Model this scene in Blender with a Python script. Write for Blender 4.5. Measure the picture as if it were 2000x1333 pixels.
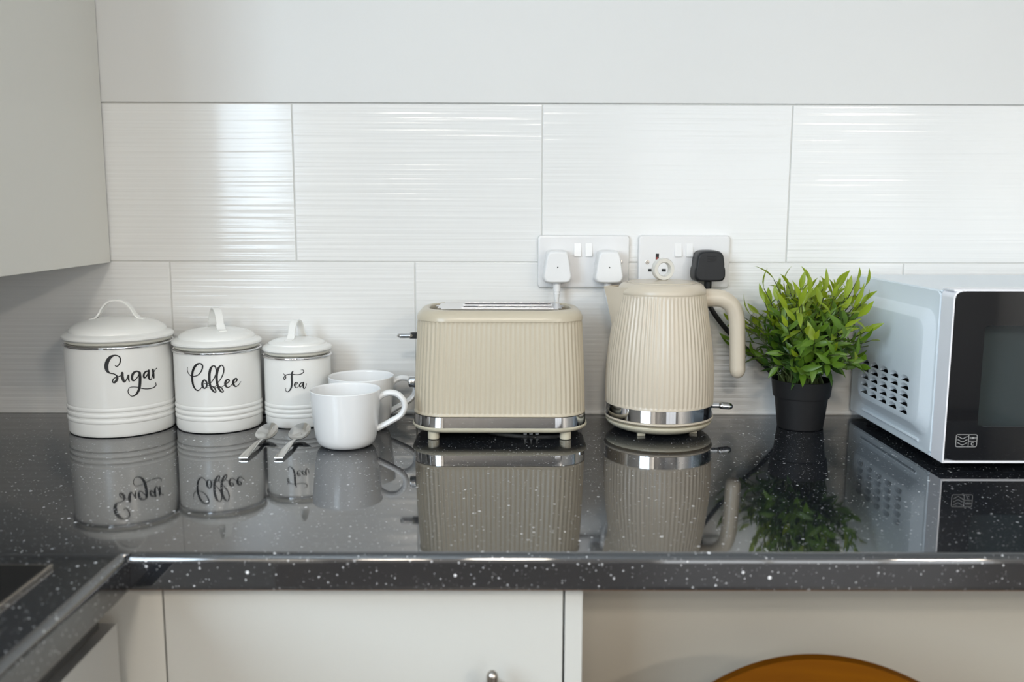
import bpy, bmesh, math, random
from mathutils import Vector, Matrix

# ------------------------------------------------------------------ clear
for o in list(bpy.data.objects):
    bpy.data.objects.remove(o, do_unlink=True)
SC = bpy.context.scene
COL = SC.collection
Z0 = 0.90                       # height of the worktop surface above the floor
R = math.radians

# ------------------------------------------------------------------ camera
cd = bpy.data.cameras.new('camera')
cam = bpy.data.objects.new('camera', cd)
COL.objects.link(cam)
cd.sensor_width = 36.0
cd.sensor_fit = 'HORIZONTAL'
cd.lens = 36.0 * 1776.43 / 2000.0
cd.clip_start = 0.02
cd.dof.use_dof = True
cd.dof.focus_distance = 1.33
cd.dof.aperture_fstop = 4.0
_r = Vector((0.99998881, -0.00394039, 0.00261855))
_u = Vector((-0.0020309, 0.14237022, 0.98981139))
_f = Vector((0.00427304, 0.98980563, -0.14236063))
_m = Matrix((( _r.x, _u.x, -_f.x), (_r.y, _u.y, -_f.y), (_r.z, _u.z, -_f.z))).to_4x4()
_m.translation = Vector((-0.05468352, -1.49664716, Z0 + 0.3388462))
cam.matrix_world = _m
SC.camera = cam

# ------------------------------------------------------------------ world, exposure
w = bpy.data.worlds.new('sky')
SC.world = w
w.use_nodes = True
w.node_tree.nodes['Background'].inputs[0].default_value = (0.72, 0.86, 1.0, 1)
w.node_tree.nodes['Background'].inputs[1].default_value = 1.0
SC.view_settings.view_transform = 'Standard'
SC.view_settings.look = 'None'
SC.view_settings.gamma = 1.0
SC.view_settings.use_curve_mapping = False
SC.view_settings.exposure = -0.03
SC.cycles.use_denoising = True
SC.cycles.max_bounces = 10
SC.cycles.sample_clamp_indirect = 6.0
SC.cycles.caustics_reflective = False
SC.cycles.caustics_refractive = False

ROOM = dict(x0=-1.06, x1=3.0, y0=-4.8, y1=0.012, zc=2.42)

def area(name, loc, rot, sx, sy, power, col):
    l = bpy.data.lights.new(name, 'AREA')
    l.shape = 'RECTANGLE'; l.size = sx; l.size_y = sy
    l.energy = power; l.color = col
    o = bpy.data.objects.new(name, l); COL.objects.link(o)
    o.location = loc; o.rotation_euler = rot
    return o
# daylight coming in through the two windows of the room
WIN1 = dict(x0=0.75, x1=2.65, z0=0.08, z1=2.20)      # in the wall behind the camera
WIN2 = dict(y0=-2.75, y1=-1.30, z0=1.10, z1=2.10)     # in the left wall
area('window_daylight', (1.70, -4.86, 1.14), (R(90), 0, 0), 1.90, 2.12, 25, (1.0, 0.975, 0.94))
area('side_window_daylight', (-1.12, -2.025, 1.60), (R(90), 0, R(-90)), 1.45, 1.0, 66, (0.72, 0.87, 1.0))
LAMPS = [(1.95, -3.70, 0.20, 180, 'round white ceiling lamp on the right, far behind the kitchen run'),
         (-0.05, -3.20, 0.18, 138, 'round white ceiling lamp in the middle of the room'),
         (-0.62, -4.05, 0.18, 85, 'round white ceiling lamp added by the left wall to brighten the lower left tiles')]  # third lamp added as fill for the wall below the left cabinet

# ------------------------------------------------------------------ helpers
def link(o, parent=None):
    COL.objects.link(o)
    if parent is not None:
        o.parent = parent
    return o

def tag(o, label=None, cat=None, group=None, kind=None):
    if label: o['label'] = label
    if cat: o['category'] = cat
    if group: o['group'] = group
    if kind: o['kind'] = kind
    return o

def empty(name, loc, label, cat, rz=0, group=None):
    o = bpy.data.objects.new(name, None)
    o.empty_display_size = 0.03
    link(o); o.location = loc; o.rotation_euler = (0, 0, rz)
    return tag(o, label, cat, group)

def finish(me, mats, smooth=True, angle=38):
    for m in (mats if isinstance(mats, (list, tuple)) else [mats]):
        me.materials.append(m)
    if smooth:
        me.polygons.foreach_set('use_smooth', [True] * len(me.polygons))
        me.set_sharp_from_angle(angle=R(angle))
    me.update()
    return me

def mk(name, vf, mat, parent=None, loc=(0, 0, 0), rot=(0, 0, 0), smooth=True, angle=38, fix=True):
    me = bpy.data.meshes.new(name)
    me.from_pydata(vf[0], [], vf[1])
    if len(vf) > 2:
        me.polygons.foreach_set('material_index', vf[2])
    if fix:
        bm = bmesh.new(); bm.from_mesh(me)
        bmesh.ops.remove_doubles(bm, verts=bm.verts, dist=1e-6)
        bmesh.ops.recalc_face_normals(bm, faces=bm.faces)
        bm.to_mesh(me); bm.free()
    finish(me, mat, smooth, angle)
    o = bpy.data.objects.new(name, me)
    link(o, parent); o.location = loc; o.rotation_euler = rot
    if smooth and angle in (38, 50) and name not in ('stem', 'foliage'):
        flat_normals(o)
    return o

def flat_normals(o):
    # keep the large flat faces next to rounded edges shading flat
    m_ = o.modifiers.new('weighted_normal', 'WEIGHTED_NORMAL'); m_.keep_sharp = True; m_.weight = 80

def inst(name, me, parent=None, loc=(0, 0, 0), rot=(0, 0, 0), scale=(1, 1, 1)):
    o = bpy.data.objects.new(name, me)
    link(o, parent); o.location = loc; o.rotation_euler = rot; o.scale = scale
    return o

def box_vf(x0, x1, y0, y1, z0, z1, bev=0.0, seg=2):
    bm = bmesh.new()
    bmesh.ops.create_cube(bm, size=1.0)
    for v in bm.verts:
        v.co = Vector(((x0 + x1) / 2 + v.co.x * (x1 - x0), (y0 + y1) / 2 + v.co.y * (y1 - y0), (z0 + z1) / 2 + v.co.z * (z1 - z0)))
    if bev > 0:
        bmesh.ops.bevel(bm, geom=bm.edges[:], offset=bev, segments=seg, profile=0.5, affect='EDGES')
    bm.verts.ensure_lookup_table()
    for i, v in enumerate(bm.verts): v.index = i
    r = ([v.co.copy() for v in bm.verts], [[v.index for v in f.verts] for f in bm.faces])
    bm.free()
    return r

def join(*parts):
    V, F = [], []
    for p in parts:
        n = len(V)
        V += [Vector(v) for v in p[0]]
        F += [[i + n for i in f] for f in p[1]]
    return V, F

def xf(vf, M):
    return [M @ Vector(v) for v in vf[0]], vf[1]

def lathe(prof, n=64, rf=None, cap0=True, cap1=True):
    """prof: list of (r, z); rf(angle, r, z) -> r"""
    V, F = [], []
    for (r, z) in prof:
        for k in range(n):
            a = 2 * math.pi * k / n
            rr = rf(a, r, z) if rf else r
            V.append((rr * math.cos(a), rr * math.sin(a), z))
    for i in range(len(prof) - 1):
        for k in range(n):
            a, b = i * n + k, i * n + (k + 1) % n
            F.append([a, b, b + n, a + n])
    if cap0: F.append(list(range(n))[::-1])
    if cap1:
        o = (len(prof) - 1) * n
        F.append([o + k for k in range(n)])
    return V, F

def smooth_path(pts, sub=8):
    P = [Vector(p) for p in pts]
    out = []
    for i in range(len(P) - 1):
        p0 = P[i - 1] if i > 0 else P[i] * 2 - P[i + 1]
        p1, p2 = P[i], P[i + 1]
        p3 = P[i + 2] if i + 2 < len(P) else P[i + 1] * 2 - P[i]
        for k in range(sub):
            t = k / sub
            out.append(0.5 * ((2 * p1) + (p2 - p0) * t + (2 * p0 - 5 * p1 + 4 * p2 - p3) * t * t + (3 * p1 - p0 - 3 * p2 + p3) * t ** 3))
    out.append(P[-1])
    return out

def tube(pts, rad, n=12, sub=8, rads=None, cap_round=False, squash=None):
    P = smooth_path(pts, sub) if sub else [Vector(p) for p in pts]
    m = len(P)
    rr = [rad] * m if rads is None else [rads[min(int(i * (len(rads) - 1) / max(1, m - 1)), len(rads) - 2)] +
         (rads[min(int(i * (len(rads) - 1) / max(1, m - 1)) + 1, len(rads) - 1)] - rads[min(int(i * (len(rads) - 1) / max(1, m - 1)), len(rads) - 2)]) *
         ((i * (len(rads) - 1) / max(1, m - 1)) - min(int(i * (len(rads) - 1) / max(1, m - 1)), len(rads) - 2)) for i in range(m)]
    if cap_round:
        T0 = (P[0] - P[1]).normalized(); T1 = (P[-1] - P[-2]).normalized()
        a = [P[0] + T0 * rr[0] * math.sin(R(q)) for q in (85, 60, 30)]
        b = [P[-1] + T1 * rr[-1] * math.sin(R(q)) for q in (30, 60, 85)]
        ra = [rr[0] * math.cos(R(q)) for q in (85, 60, 30)]
        rb = [rr[-1] * math.cos(R(q)) for q in (30, 60, 85)]
        P = a + P + b; rr = ra + rr + rb; m = len(P)
    V, F = [], []
    up = None
    for i in range(m):
        t = (P[min(i + 1, m - 1)] - P[max(i - 1, 0)]).normalized()
        if up is None:
            up = Vector((0, 0, 1)) if abs(t.z) < 0.9 else Vector((0, 1, 0))
        s = t.cross(up).normalized(); up = s.cross(t).normalized()
        for k in range(n):
            a = 2 * math.pi * k / n
            q1, q2 = (1, 1) if squash is None else squash
            V.append(P[i] + (s * math.cos(a) * q1 + up * math.sin(a) * q2) * rr[i])
    for i in range(m - 1):
        for k in range(n):
            a, b = i * n + k, i * n + (k + 1) % n
            F.append([a, b, b + n, a + n])
    F.append(list(range(n))[::-1]); F.append([(m - 1) * n + k for k in range(n)])
    return V, F

def rrect(hw, hd, r, n):
    """n points (and outward normals) evenly along a rounded rectangle, counter-clockwise"""
    r = min(r, hw - 1e-5, hd - 1e-5)
    segs = []
    sw, sd, q = 2 * (hw - r), 2 * (hd - r), math.pi * r / 2
    L = 2 * (sw + sd) + 4 * q
    out = []
    for k in range(n):
        s = L * k / n
        # start: middle of the front (-y) edge, going +x
        s = (s + sw / 2) % L
        seq = [('l', sw, (-hw + r, -hd), (1, 0), (0, -1)), ('a', q, (hw - r, -hd + r), -90), ('l', sd, (hw, -hd + r), (0, 1), (1, 0)),
               ('a', q, (hw - r, hd - r), 0), ('l', sw, (hw - r, hd), (-1, 0), (0, 1)), ('a', q, (-hw + r, hd - r), 90),
               ('l', sd, (-hw, hd - r), (0, -1), (-1, 0)), ('a', q, (-hw + r, -hd + r), 180)]
        for e in seq:
            if s <= e[1] or e is seq[-1]:
                if e[0] == 'l':
                    out.append(((e[2][0] + e[3][0] * s, e[2][1] + e[3][1] * s), e[4]))
                else:
                    a = R(e[3]) + (s / e[1]) * math.pi / 2
                    out.append(((e[2][0] + r * math.cos(a), e[2][1] + r * math.sin(a)), (math.cos(a), math.sin(a))))
                break
            s -= e[1]
    return out

def loft(levels, n, rib=None, cap0=True, cap1=True):
    """levels: (z, hw, hd, r, ribamp)"""
    V, F = [], []
    for lv in levels:
        z, hw, hd, r = lv[:4]
        amp = lv[4] if len(lv) > 4 else 0
        for k, (p, nn) in enumerate(rrect(hw, hd, r, n)):
            d = amp * rib(k / n) if (rib and amp) else 0
            V.append((p[0] + nn[0] * d, p[1] + nn[1] * d, z))
    for i in range(len(levels) - 1):
        for k in range(n):
            a, b = i * n + k, i * n + (k + 1) % n
            F.append([a, b, b + n, a + n])
    if cap0: F.append(list(range(n))[::-1])
    if cap1: F.append([(len(levels) - 1) * n + k for k in range(n)])
    return V, F

def ribbon2d(pts, sub=6):
    """pts: (x, y, halfwidth) -> list of quads in 2d, with round ends"""
    P = smooth_path([(a, b, c) for a, b, c in pts], sub) if sub else [Vector(p) for p in pts]
    V, F = [], []
    m = len(P)
    for i in range(m):
        t = Vector((P[min(i + 1, m - 1)].x - P[max(i - 1, 0)].x, P[min(i + 1, m - 1)].y - P[max(i - 1, 0)].y))
        if t.length < 1e-9: t = Vector((1, 0))
        t.normalize()
        nrm = Vector((-t.y, t.x)); h = max(P[i].z, 1e-5)
        V.append((P[i].x + nrm.x * h, P[i].y + nrm.y * h)); V.append((P[i].x - nrm.x * h, P[i].y - nrm.y * h))
    for i in range(m - 1):
        F.append([2 * i, 2 * i + 1, 2 * i + 3, 2 * i + 2])
    for e in (0, m - 1):
        c = P[e]; n0 = len(V)
        for k in range(12):
            a = 2 * math.pi * k / 12
            V.append((c.x + math.cos(a) * c.z, c.y + math.sin(a) * c.z))
        F.append([n0 + k for k in range(12)])
    return V, F

# ------------------------------------------------------------------ materials
def mat(name, col, rough=0.5, metal=0.0, ior=1.5, coat=0.0, trans=0.0, spec=0.5, sss=0.0):
    m = bpy.data.materials.new(name); m.use_nodes = True
    b = m.node_tree.nodes['Principled BSDF']
    b.inputs['Base Color'].default_value = (*col, 1)
    b.inputs['Roughness'].default_value = rough
    b.inputs['Metallic'].default_value = metal
    b.inputs['IOR'].default_value = ior
    b.inputs['Coat Weight'].default_value = coat
    b.inputs['Coat Roughness'].default_value = 0.05
    b.inputs['Transmission Weight'].default_value = trans
    b.inputs['Specular IOR Level'].default_value = spec
    return m

def nd(m, t, **kw):
    n = m.node_tree.nodes.new(t)
    for k, v in kw.items(): setattr(n, k, v)
    return n
def lk(m, a, b): m.node_tree.links.new(a, b)
def bsdf(m): return m.node_tree.nodes['Principled BSDF']

def noise_tint(m, col, amount, scale, stretch=(1, 1, 1)):
    """very light procedural variation of a base colour"""
    tc = nd(m, 'ShaderNodeTexCoord'); mp = nd(m, 'ShaderNodeMapping'); mp.inputs['Scale'].default_value = stretch
    nz = nd(m, 'ShaderNodeTexNoise'); nz.inputs['Scale'].default_value = scale; nz.inputs['Detail'].default_value = 4
    mx = nd(m, 'ShaderNodeMix', data_type='RGBA')
    mx.inputs[6].default_value = (*[c * (1 - amount) for c in col], 1); mx.inputs[7].default_value = (*[min(1, c * (1 + amount)) for c in col], 1)
    lk(m, tc.outputs['Object'], mp.inputs['Vector']); lk(m, mp.outputs[0], nz.inputs['Vector'])
    lk(m, nz.outputs['Fac'], mx.inputs[0]); lk(m, mx.outputs[2], bsdf(m).inputs['Base Color'])
    return nz

def bump(m, src, strength, dist):
    b = nd(m, 'ShaderNodeBump'); b.inputs['Strength'].default_value = strength; b.inputs['Distance'].default_value = dist
    lk(m, src, b.inputs['Height']); lk(m, b.outputs[0], bsdf(m).inputs['Normal'])

M = {}
M['plaster'] = mat('plaster', (0.685, 0.685, 0.675), 0.45)
nz = noise_tint(M['plaster'], (0.685, 0.685, 0.675), 0.012, 3.0)
M['plaster_grey'] = mat('plaster_grey', (0.32, 0.32, 0.32), 0.6); noise_tint(M['plaster_grey'], (0.32, 0.32, 0.32), 0.03, 4)
M['ceiling_paint'] = mat('ceiling_paint', (0.82, 0.82, 0.81), 0.7); noise_tint(M['ceiling_paint'], (0.82, 0.82, 0.81), 0.01, 5)
M['grout'] = mat('grout', (0.70, 0.70, 0.685), 0.8); noise_tint(M['grout'], (0.62, 0.62, 0.60), 0.05, 40)
M['silicone'] = mat('silicone', (0.85, 0.85, 0.84), 0.35); noise_tint(M['silicone'], (0.85, 0.85, 0.84), 0.02, 20)

t = M['tile'] = mat('tile', (0.775, 0.775, 0.765), 0.13, spec=0.5)
tc = nd(t, 'ShaderNodeTexCoord'); mp = nd(t, 'ShaderNodeMapping'); mp.inputs['Scale'].default_value = (2.2, 1.0, 165.0)
nz = nd(t, 'ShaderNodeTexNoise'); nz.inputs['Scale'].default_value = 1.0; nz.inputs['Detail'].default_value = 1.0
lk(t, tc.outputs['Object'], mp.inputs['Vector']); lk(t, mp.outputs[0], nz.inputs['Vector'])
bump(t, nz.outputs['Fac'], 1.0, 0.00095)

# speckled dark laminate
t = M['laminate'] = mat('laminate', (0.012, 0.014, 0.018), 0.045, ior=2.25)
tc = nd(t, 'ShaderNodeTexCoord')
def flecks(scale, size, keep, bright):
    v = nd(t, 'ShaderNodeTexVoronoi', feature='F1', distance='EUCLIDEAN'); v.inputs['Scale'].default_value = scale
    lk(t, tc.outputs['Object'], v.inputs['Vector'])
    sp = nd(t, 'ShaderNodeSeparateColor'); lk(t, v.outputs['Color'], sp.inputs[0])
    # only a few cells hold a fleck, and each of its own size
    g = nd(t, 'ShaderNodeMath', operation='SUBTRACT'); lk(t, sp.outputs[0], g.inputs[0]); g.inputs[1].default_value = 1 - keep
    g2 = nd(t, 'ShaderNodeMath', operation='MULTIPLY'); lk(t, g.outputs[0], g2.inputs[0]); g2.inputs[1].default_value = size / keep
    d = nd(t, 'ShaderNodeMath', operation='LESS_THAN'); lk(t, v.outputs['Distance'], d.inputs[0]); lk(t, g2.outputs[0], d.inputs[1])
    q = nd(t, 'ShaderNodeMath', operation='MULTIPLY'); lk(t, d.outputs[0], q.inputs[0])
    q2 = nd(t, 'ShaderNodeMath', operation='MULTIPLY_ADD'); lk(t, sp.outputs[1], q2.inputs[0]); q2.inputs[1].default_value = bright * 0.8; q2.inputs[2].default_value = bright * 0.2
    lk(t, q2.outputs[0], q.inputs[1])
    return q
fa = flecks(330, 0.36, 0.20, 0.60); fb = flecks(150, 0.28, 0.15, 0.95); fc = flecks(620, 0.36, 0.16, 0.35)
mx1 = nd(t, 'ShaderNodeMath', operation='MAXIMUM'); lk(t, fa.outputs[0], mx1.inputs[0]); lk(t, fb.outputs[0], mx1.inputs[1])
mx2 = nd(t, 'ShaderNodeMath', operation='MAXIMUM'); lk(t, mx1.outputs[0], mx2.inputs[0]); lk(t, fc.outputs[0], mx2.inputs[1])
mc = nd(t, 'ShaderNodeMix', data_type='RGBA'); mc.inputs[6].default_value = (0.012, 0.0135, 0.017, 1); mc.inputs[7].default_value = (0.92, 0.93, 0.95, 1)
lk(t, mx2.outputs[0], mc.inputs[0]); lk(t, mc.outputs[2], bsdf(t).inputs['Base Color'])

M['chipboard'] = mat('chipboard', (0.17, 0.085, 0.04), 0.8); noise_tint(M['chipboard'], (0.17, 0.085, 0.04), 0.35, 300)
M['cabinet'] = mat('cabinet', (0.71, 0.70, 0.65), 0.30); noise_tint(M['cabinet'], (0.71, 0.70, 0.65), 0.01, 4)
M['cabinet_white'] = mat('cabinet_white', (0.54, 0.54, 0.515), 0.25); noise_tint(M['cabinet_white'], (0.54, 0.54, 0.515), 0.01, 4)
M['cabinet_cream'] = mat('cabinet_cream', (0.60, 0.59, 0.55), 0.35); noise_tint(M['cabinet_cream'], (0.60, 0.59, 0.55), 0.01, 4)
M['enamel'] = mat('enamel', (0.83, 0.83, 0.81), 0.24); noise_tint(M['enamel'], (0.83, 0.83, 0.81), 0.01, 8)
M['enamel_cream'] = mat('enamel_cream', (0.66, 0.65, 0.58), 0.3); noise_tint(M['enamel_cream'], (0.66, 0.65, 0.58), 0.02, 20)
M['porcelain'] = mat('porcelain', (0.80, 0.81, 0.82), 0.16); noise_tint(M['porcelain'], (0.80, 0.81, 0.82), 0.008, 8)
M['chrome'] = mat('chrome', (0.72, 0.72, 0.73), 0.06, metal=1.0); noise_tint(M['chrome'], (0.72, 0.72, 0.73), 0.02, 30)
M['steel'] = mat('steel', (0.62, 0.61, 0.59), 0.18, metal=1.0); noise_tint(M['steel'], (0.62, 0.61, 0.59), 0.06, 60)
M['steel_plate'] = mat('steel_plate', (0.74, 0.74, 0.76), 0.22, metal=1.0); noise_tint(M['steel_plate'], (0.74, 0.74, 0.76), 0.04, 40, (1, 12, 1))
M['nickel'] = mat('nickel', (0.50, 0.46, 0.42), 0.22, metal=1.0); noise_tint(M['nickel'], (0.50, 0.46, 0.42), 0.05, 60)
M['beige'] = mat('beige', (0.53, 0.468, 0.360), 0.28); noise_tint(M['beige'], (0.53, 0.468, 0.360), 0.02, 12)
M['beige_light'] = mat('beige_light', (0.62, 0.575, 0.45), 0.3); noise_tint(M['beige_light'], (0.62, 0.575, 0.45), 0.02, 12)
M['kettle'] = mat('kettle', (0.585, 0.515, 0.415), 0.30); noise_tint(M['kettle'], (0.585, 0.515, 0.415), 0.02, 12)
M['black'] = mat('black', (0.008, 0.008, 0.009), 0.5); noise_tint(M['black'], (0.008, 0.008, 0.009), 0.1, 20)
M['black_plastic'] = mat('black_plastic', (0.010, 0.0105, 0.012), 0.42, spec=0.3); noise_tint(M['black_plastic'], (0.016, 0.017, 0.019), 0.1, 50)
M['pot'] = mat('pot', (0.010, 0.010, 0.011), 0.55, spec=0.28); noise_tint(M['pot'], (0.011, 0.011, 0.012), 0.12, 40)
M['white_plastic'] = mat('white_plastic', (0.78, 0.78, 0.78), 0.28); noise_tint(M['white_plastic'], (0.78, 0.78, 0.78), 0.008, 20)
M['socket_plastic'] = mat('socket_plastic', (0.74, 0.735, 0.735), 0.25); noise_tint(M['socket_plastic'], (0.74, 0.735, 0.735), 0.008, 20)
M['ink'] = mat('ink', (0.006, 0.006, 0.007), 0.45); noise_tint(M['ink'], (0.006, 0.006, 0.007), 0.1, 50)
M['print_grey'] = mat('print_grey', (0.30, 0.30, 0.30), 0.5); noise_tint(M['print_grey'], (0.30, 0.30, 0.30), 0.05, 50)
M['red'] = mat('red', (0.25, 0.03, 0.02), 0.5); noise_tint(M['red'], (0.25, 0.03, 0.02), 0.1, 50)
M['ring'] = mat('ring', (0.62, 0.60, 0.55), 0.12, coat=0.5); noise_tint(M['ring'], (0.62, 0.60, 0.55), 0.02, 20)
M['mw_white'] = mat('mw_white', (0.70, 0.765, 0.82), 0.30); noise_tint(M['mw_white'], (0.70, 0.765, 0.82), 0.01, 15)
M['mw_edge'] = mat('mw_edge', (0.80, 0.80, 0.84), 0.25); noise_tint(M['mw_edge'], (0.80, 0.80, 0.84), 0.01, 15)
M['mw_glass'] = mat('mw_glass', (0.006, 0.007, 0.009), 0.04); noise_tint(M['mw_glass'], (0.006, 0.007, 0.009), 0.1, 10)
M['cavity'] = mat('cavity', (0.45, 0.45, 0.45), 0.4); noise_tint(M['cavity'], (0.45, 0.45, 0.45), 0.03, 10)
M['hob'] = mat('hob', (0.006, 0.006, 0.007), 0.06); noise_tint(M['hob'], (0.006, 0.006, 0.007), 0.1, 10)
M['oven'] = mat('oven', (0.56, 0.56, 0.55), 0.35, metal=0.6); noise_tint(M['oven'], (0.56, 0.56, 0.55), 0.03, 30, (1, 40, 1))
M['panel'] = mat('panel', (0.40, 0.375, 0.325), 0.45); noise_tint(M['panel'], (0.40, 0.375, 0.325), 0.02, 6)
M['floor'] = mat('floor', (0.06, 0.052, 0.045), 0.35); noise_tint(M['floor'], (0.06, 0.052, 0.045), 0.2, 6, (1, 14, 1))
M['soil'] = mat('soil', (0.012, 0.010, 0.007), 0.9); noise_tint(M['soil'], (0.012, 0.010, 0.007), 0.4, 200)
M['stem'] = mat('stem', (0.055, 0.075, 0.020), 0.5); noise_tint(M['stem'], (0.055, 0.075, 0.020), 0.2, 60)
M['window_frame'] = mat('window_frame', (0.8, 0.8, 0.8), 0.3); noise_tint(M['window_frame'], (0.8, 0.8, 0.8), 0.01, 9)

def leaf_mat(name, col):
    m = mat(name, col, 0.38)
    noise_tint(m, col, 0.18, 45)
    b = bsdf(m); out = m.node_tree.nodes['Material Output']
    tr = nd(m, 'ShaderNodeBsdfTranslucent'); tr.inputs[0].default_value = (min(1, col[0] * 1.9), min(1, col[1] * 1.6), col[2] * 0.7, 1)
    ms = nd(m, 'ShaderNodeMixShader'); ms.inputs[0].default_value = 0.30
    lk(m, b.outputs[0], ms.inputs[1]); lk(m, tr.outputs[0], ms.inputs[2]); lk(m, ms.outputs[0], out.inputs[0])
    return m
LEAF = [leaf_mat('leaf_dark', (0.045, 0.105, 0.018)), leaf_mat('leaf_mid', (0.105, 0.205, 0.018)), leaf_mat('leaf_pale', (0.235, 0.330, 0.022))]  # dark to pale green, picked by height and place along the stem

t = M['wood'] = mat('wood', (0.22, 0.085, 0.006), 0.45, spec=0.06)
tc = nd(t, 'ShaderNodeTexCoord'); mp = nd(t, 'ShaderNodeMapping'); mp.inputs['Scale'].default_value = (3, 3, 40)
nz = nd(t, 'ShaderNodeTexNoise'); nz.inputs['Scale'].default_value = 2.0; nz.inputs['Detail'].default_value = 6
rp = nd(t, 'ShaderNodeValToRGB'); rp.color_ramp.elements[0].color = (0.075, 0.020, 0.0003, 1); rp.color_ramp.elements[1].color = (0.16, 0.055, 0.0006, 1)
lk(t, tc.outputs['Object'], mp.inputs[0]); lk(t, mp.outputs[0], nz.inputs['Vector']); lk(t, nz.outputs['Fac'], rp.inputs[0]); lk(t, rp.outputs[0], bsdf(t).inputs['Base Color'])

def emit(name, col, s):
    m = bpy.data.materials.new(name); m.use_nodes = True
    n = m.node_tree.nodes; n.remove(n['Principled BSDF'])
    e = n.new('ShaderNodeEmission'); e.inputs[0].default_value = (*col, 1); e.inputs[1].default_value = s
    m.node_tree.links.new(e.outputs[0], n['Material Output'].inputs[0])
    return m

def pane_mat(name, tint, fac):
    m = bpy.data.materials.new(name); m.use_nodes = True
    n = m.node_tree.nodes; b = n['Principled BSDF']
    b.inputs['Base Color'].default_value = (0.004, 0.004, 0.005, 1); b.inputs['Roughness'].default_value = 0.04
    tr = n.new('ShaderNodeBsdfTransparent'); tr.inputs[0].default_value = (*tint, 1)
    ms = n.new('ShaderNodeMixShader'); ms.inputs[0].default_value = fac
    m.node_tree.links.new(b.outputs[0], ms.inputs[1]); m.node_tree.links.new(tr.outputs[0], ms.inputs[2])
    m.node_tree.links.new(ms.outputs[0], n['Material Output'].inputs[0])
    return m
M['tinted_pane'] = pane_mat('tinted_pane', (0.9, 0.95, 0.95), 0.5)
M['window_pane'] = pane_mat('window_pane', (1, 1, 1), 0.96)

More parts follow.
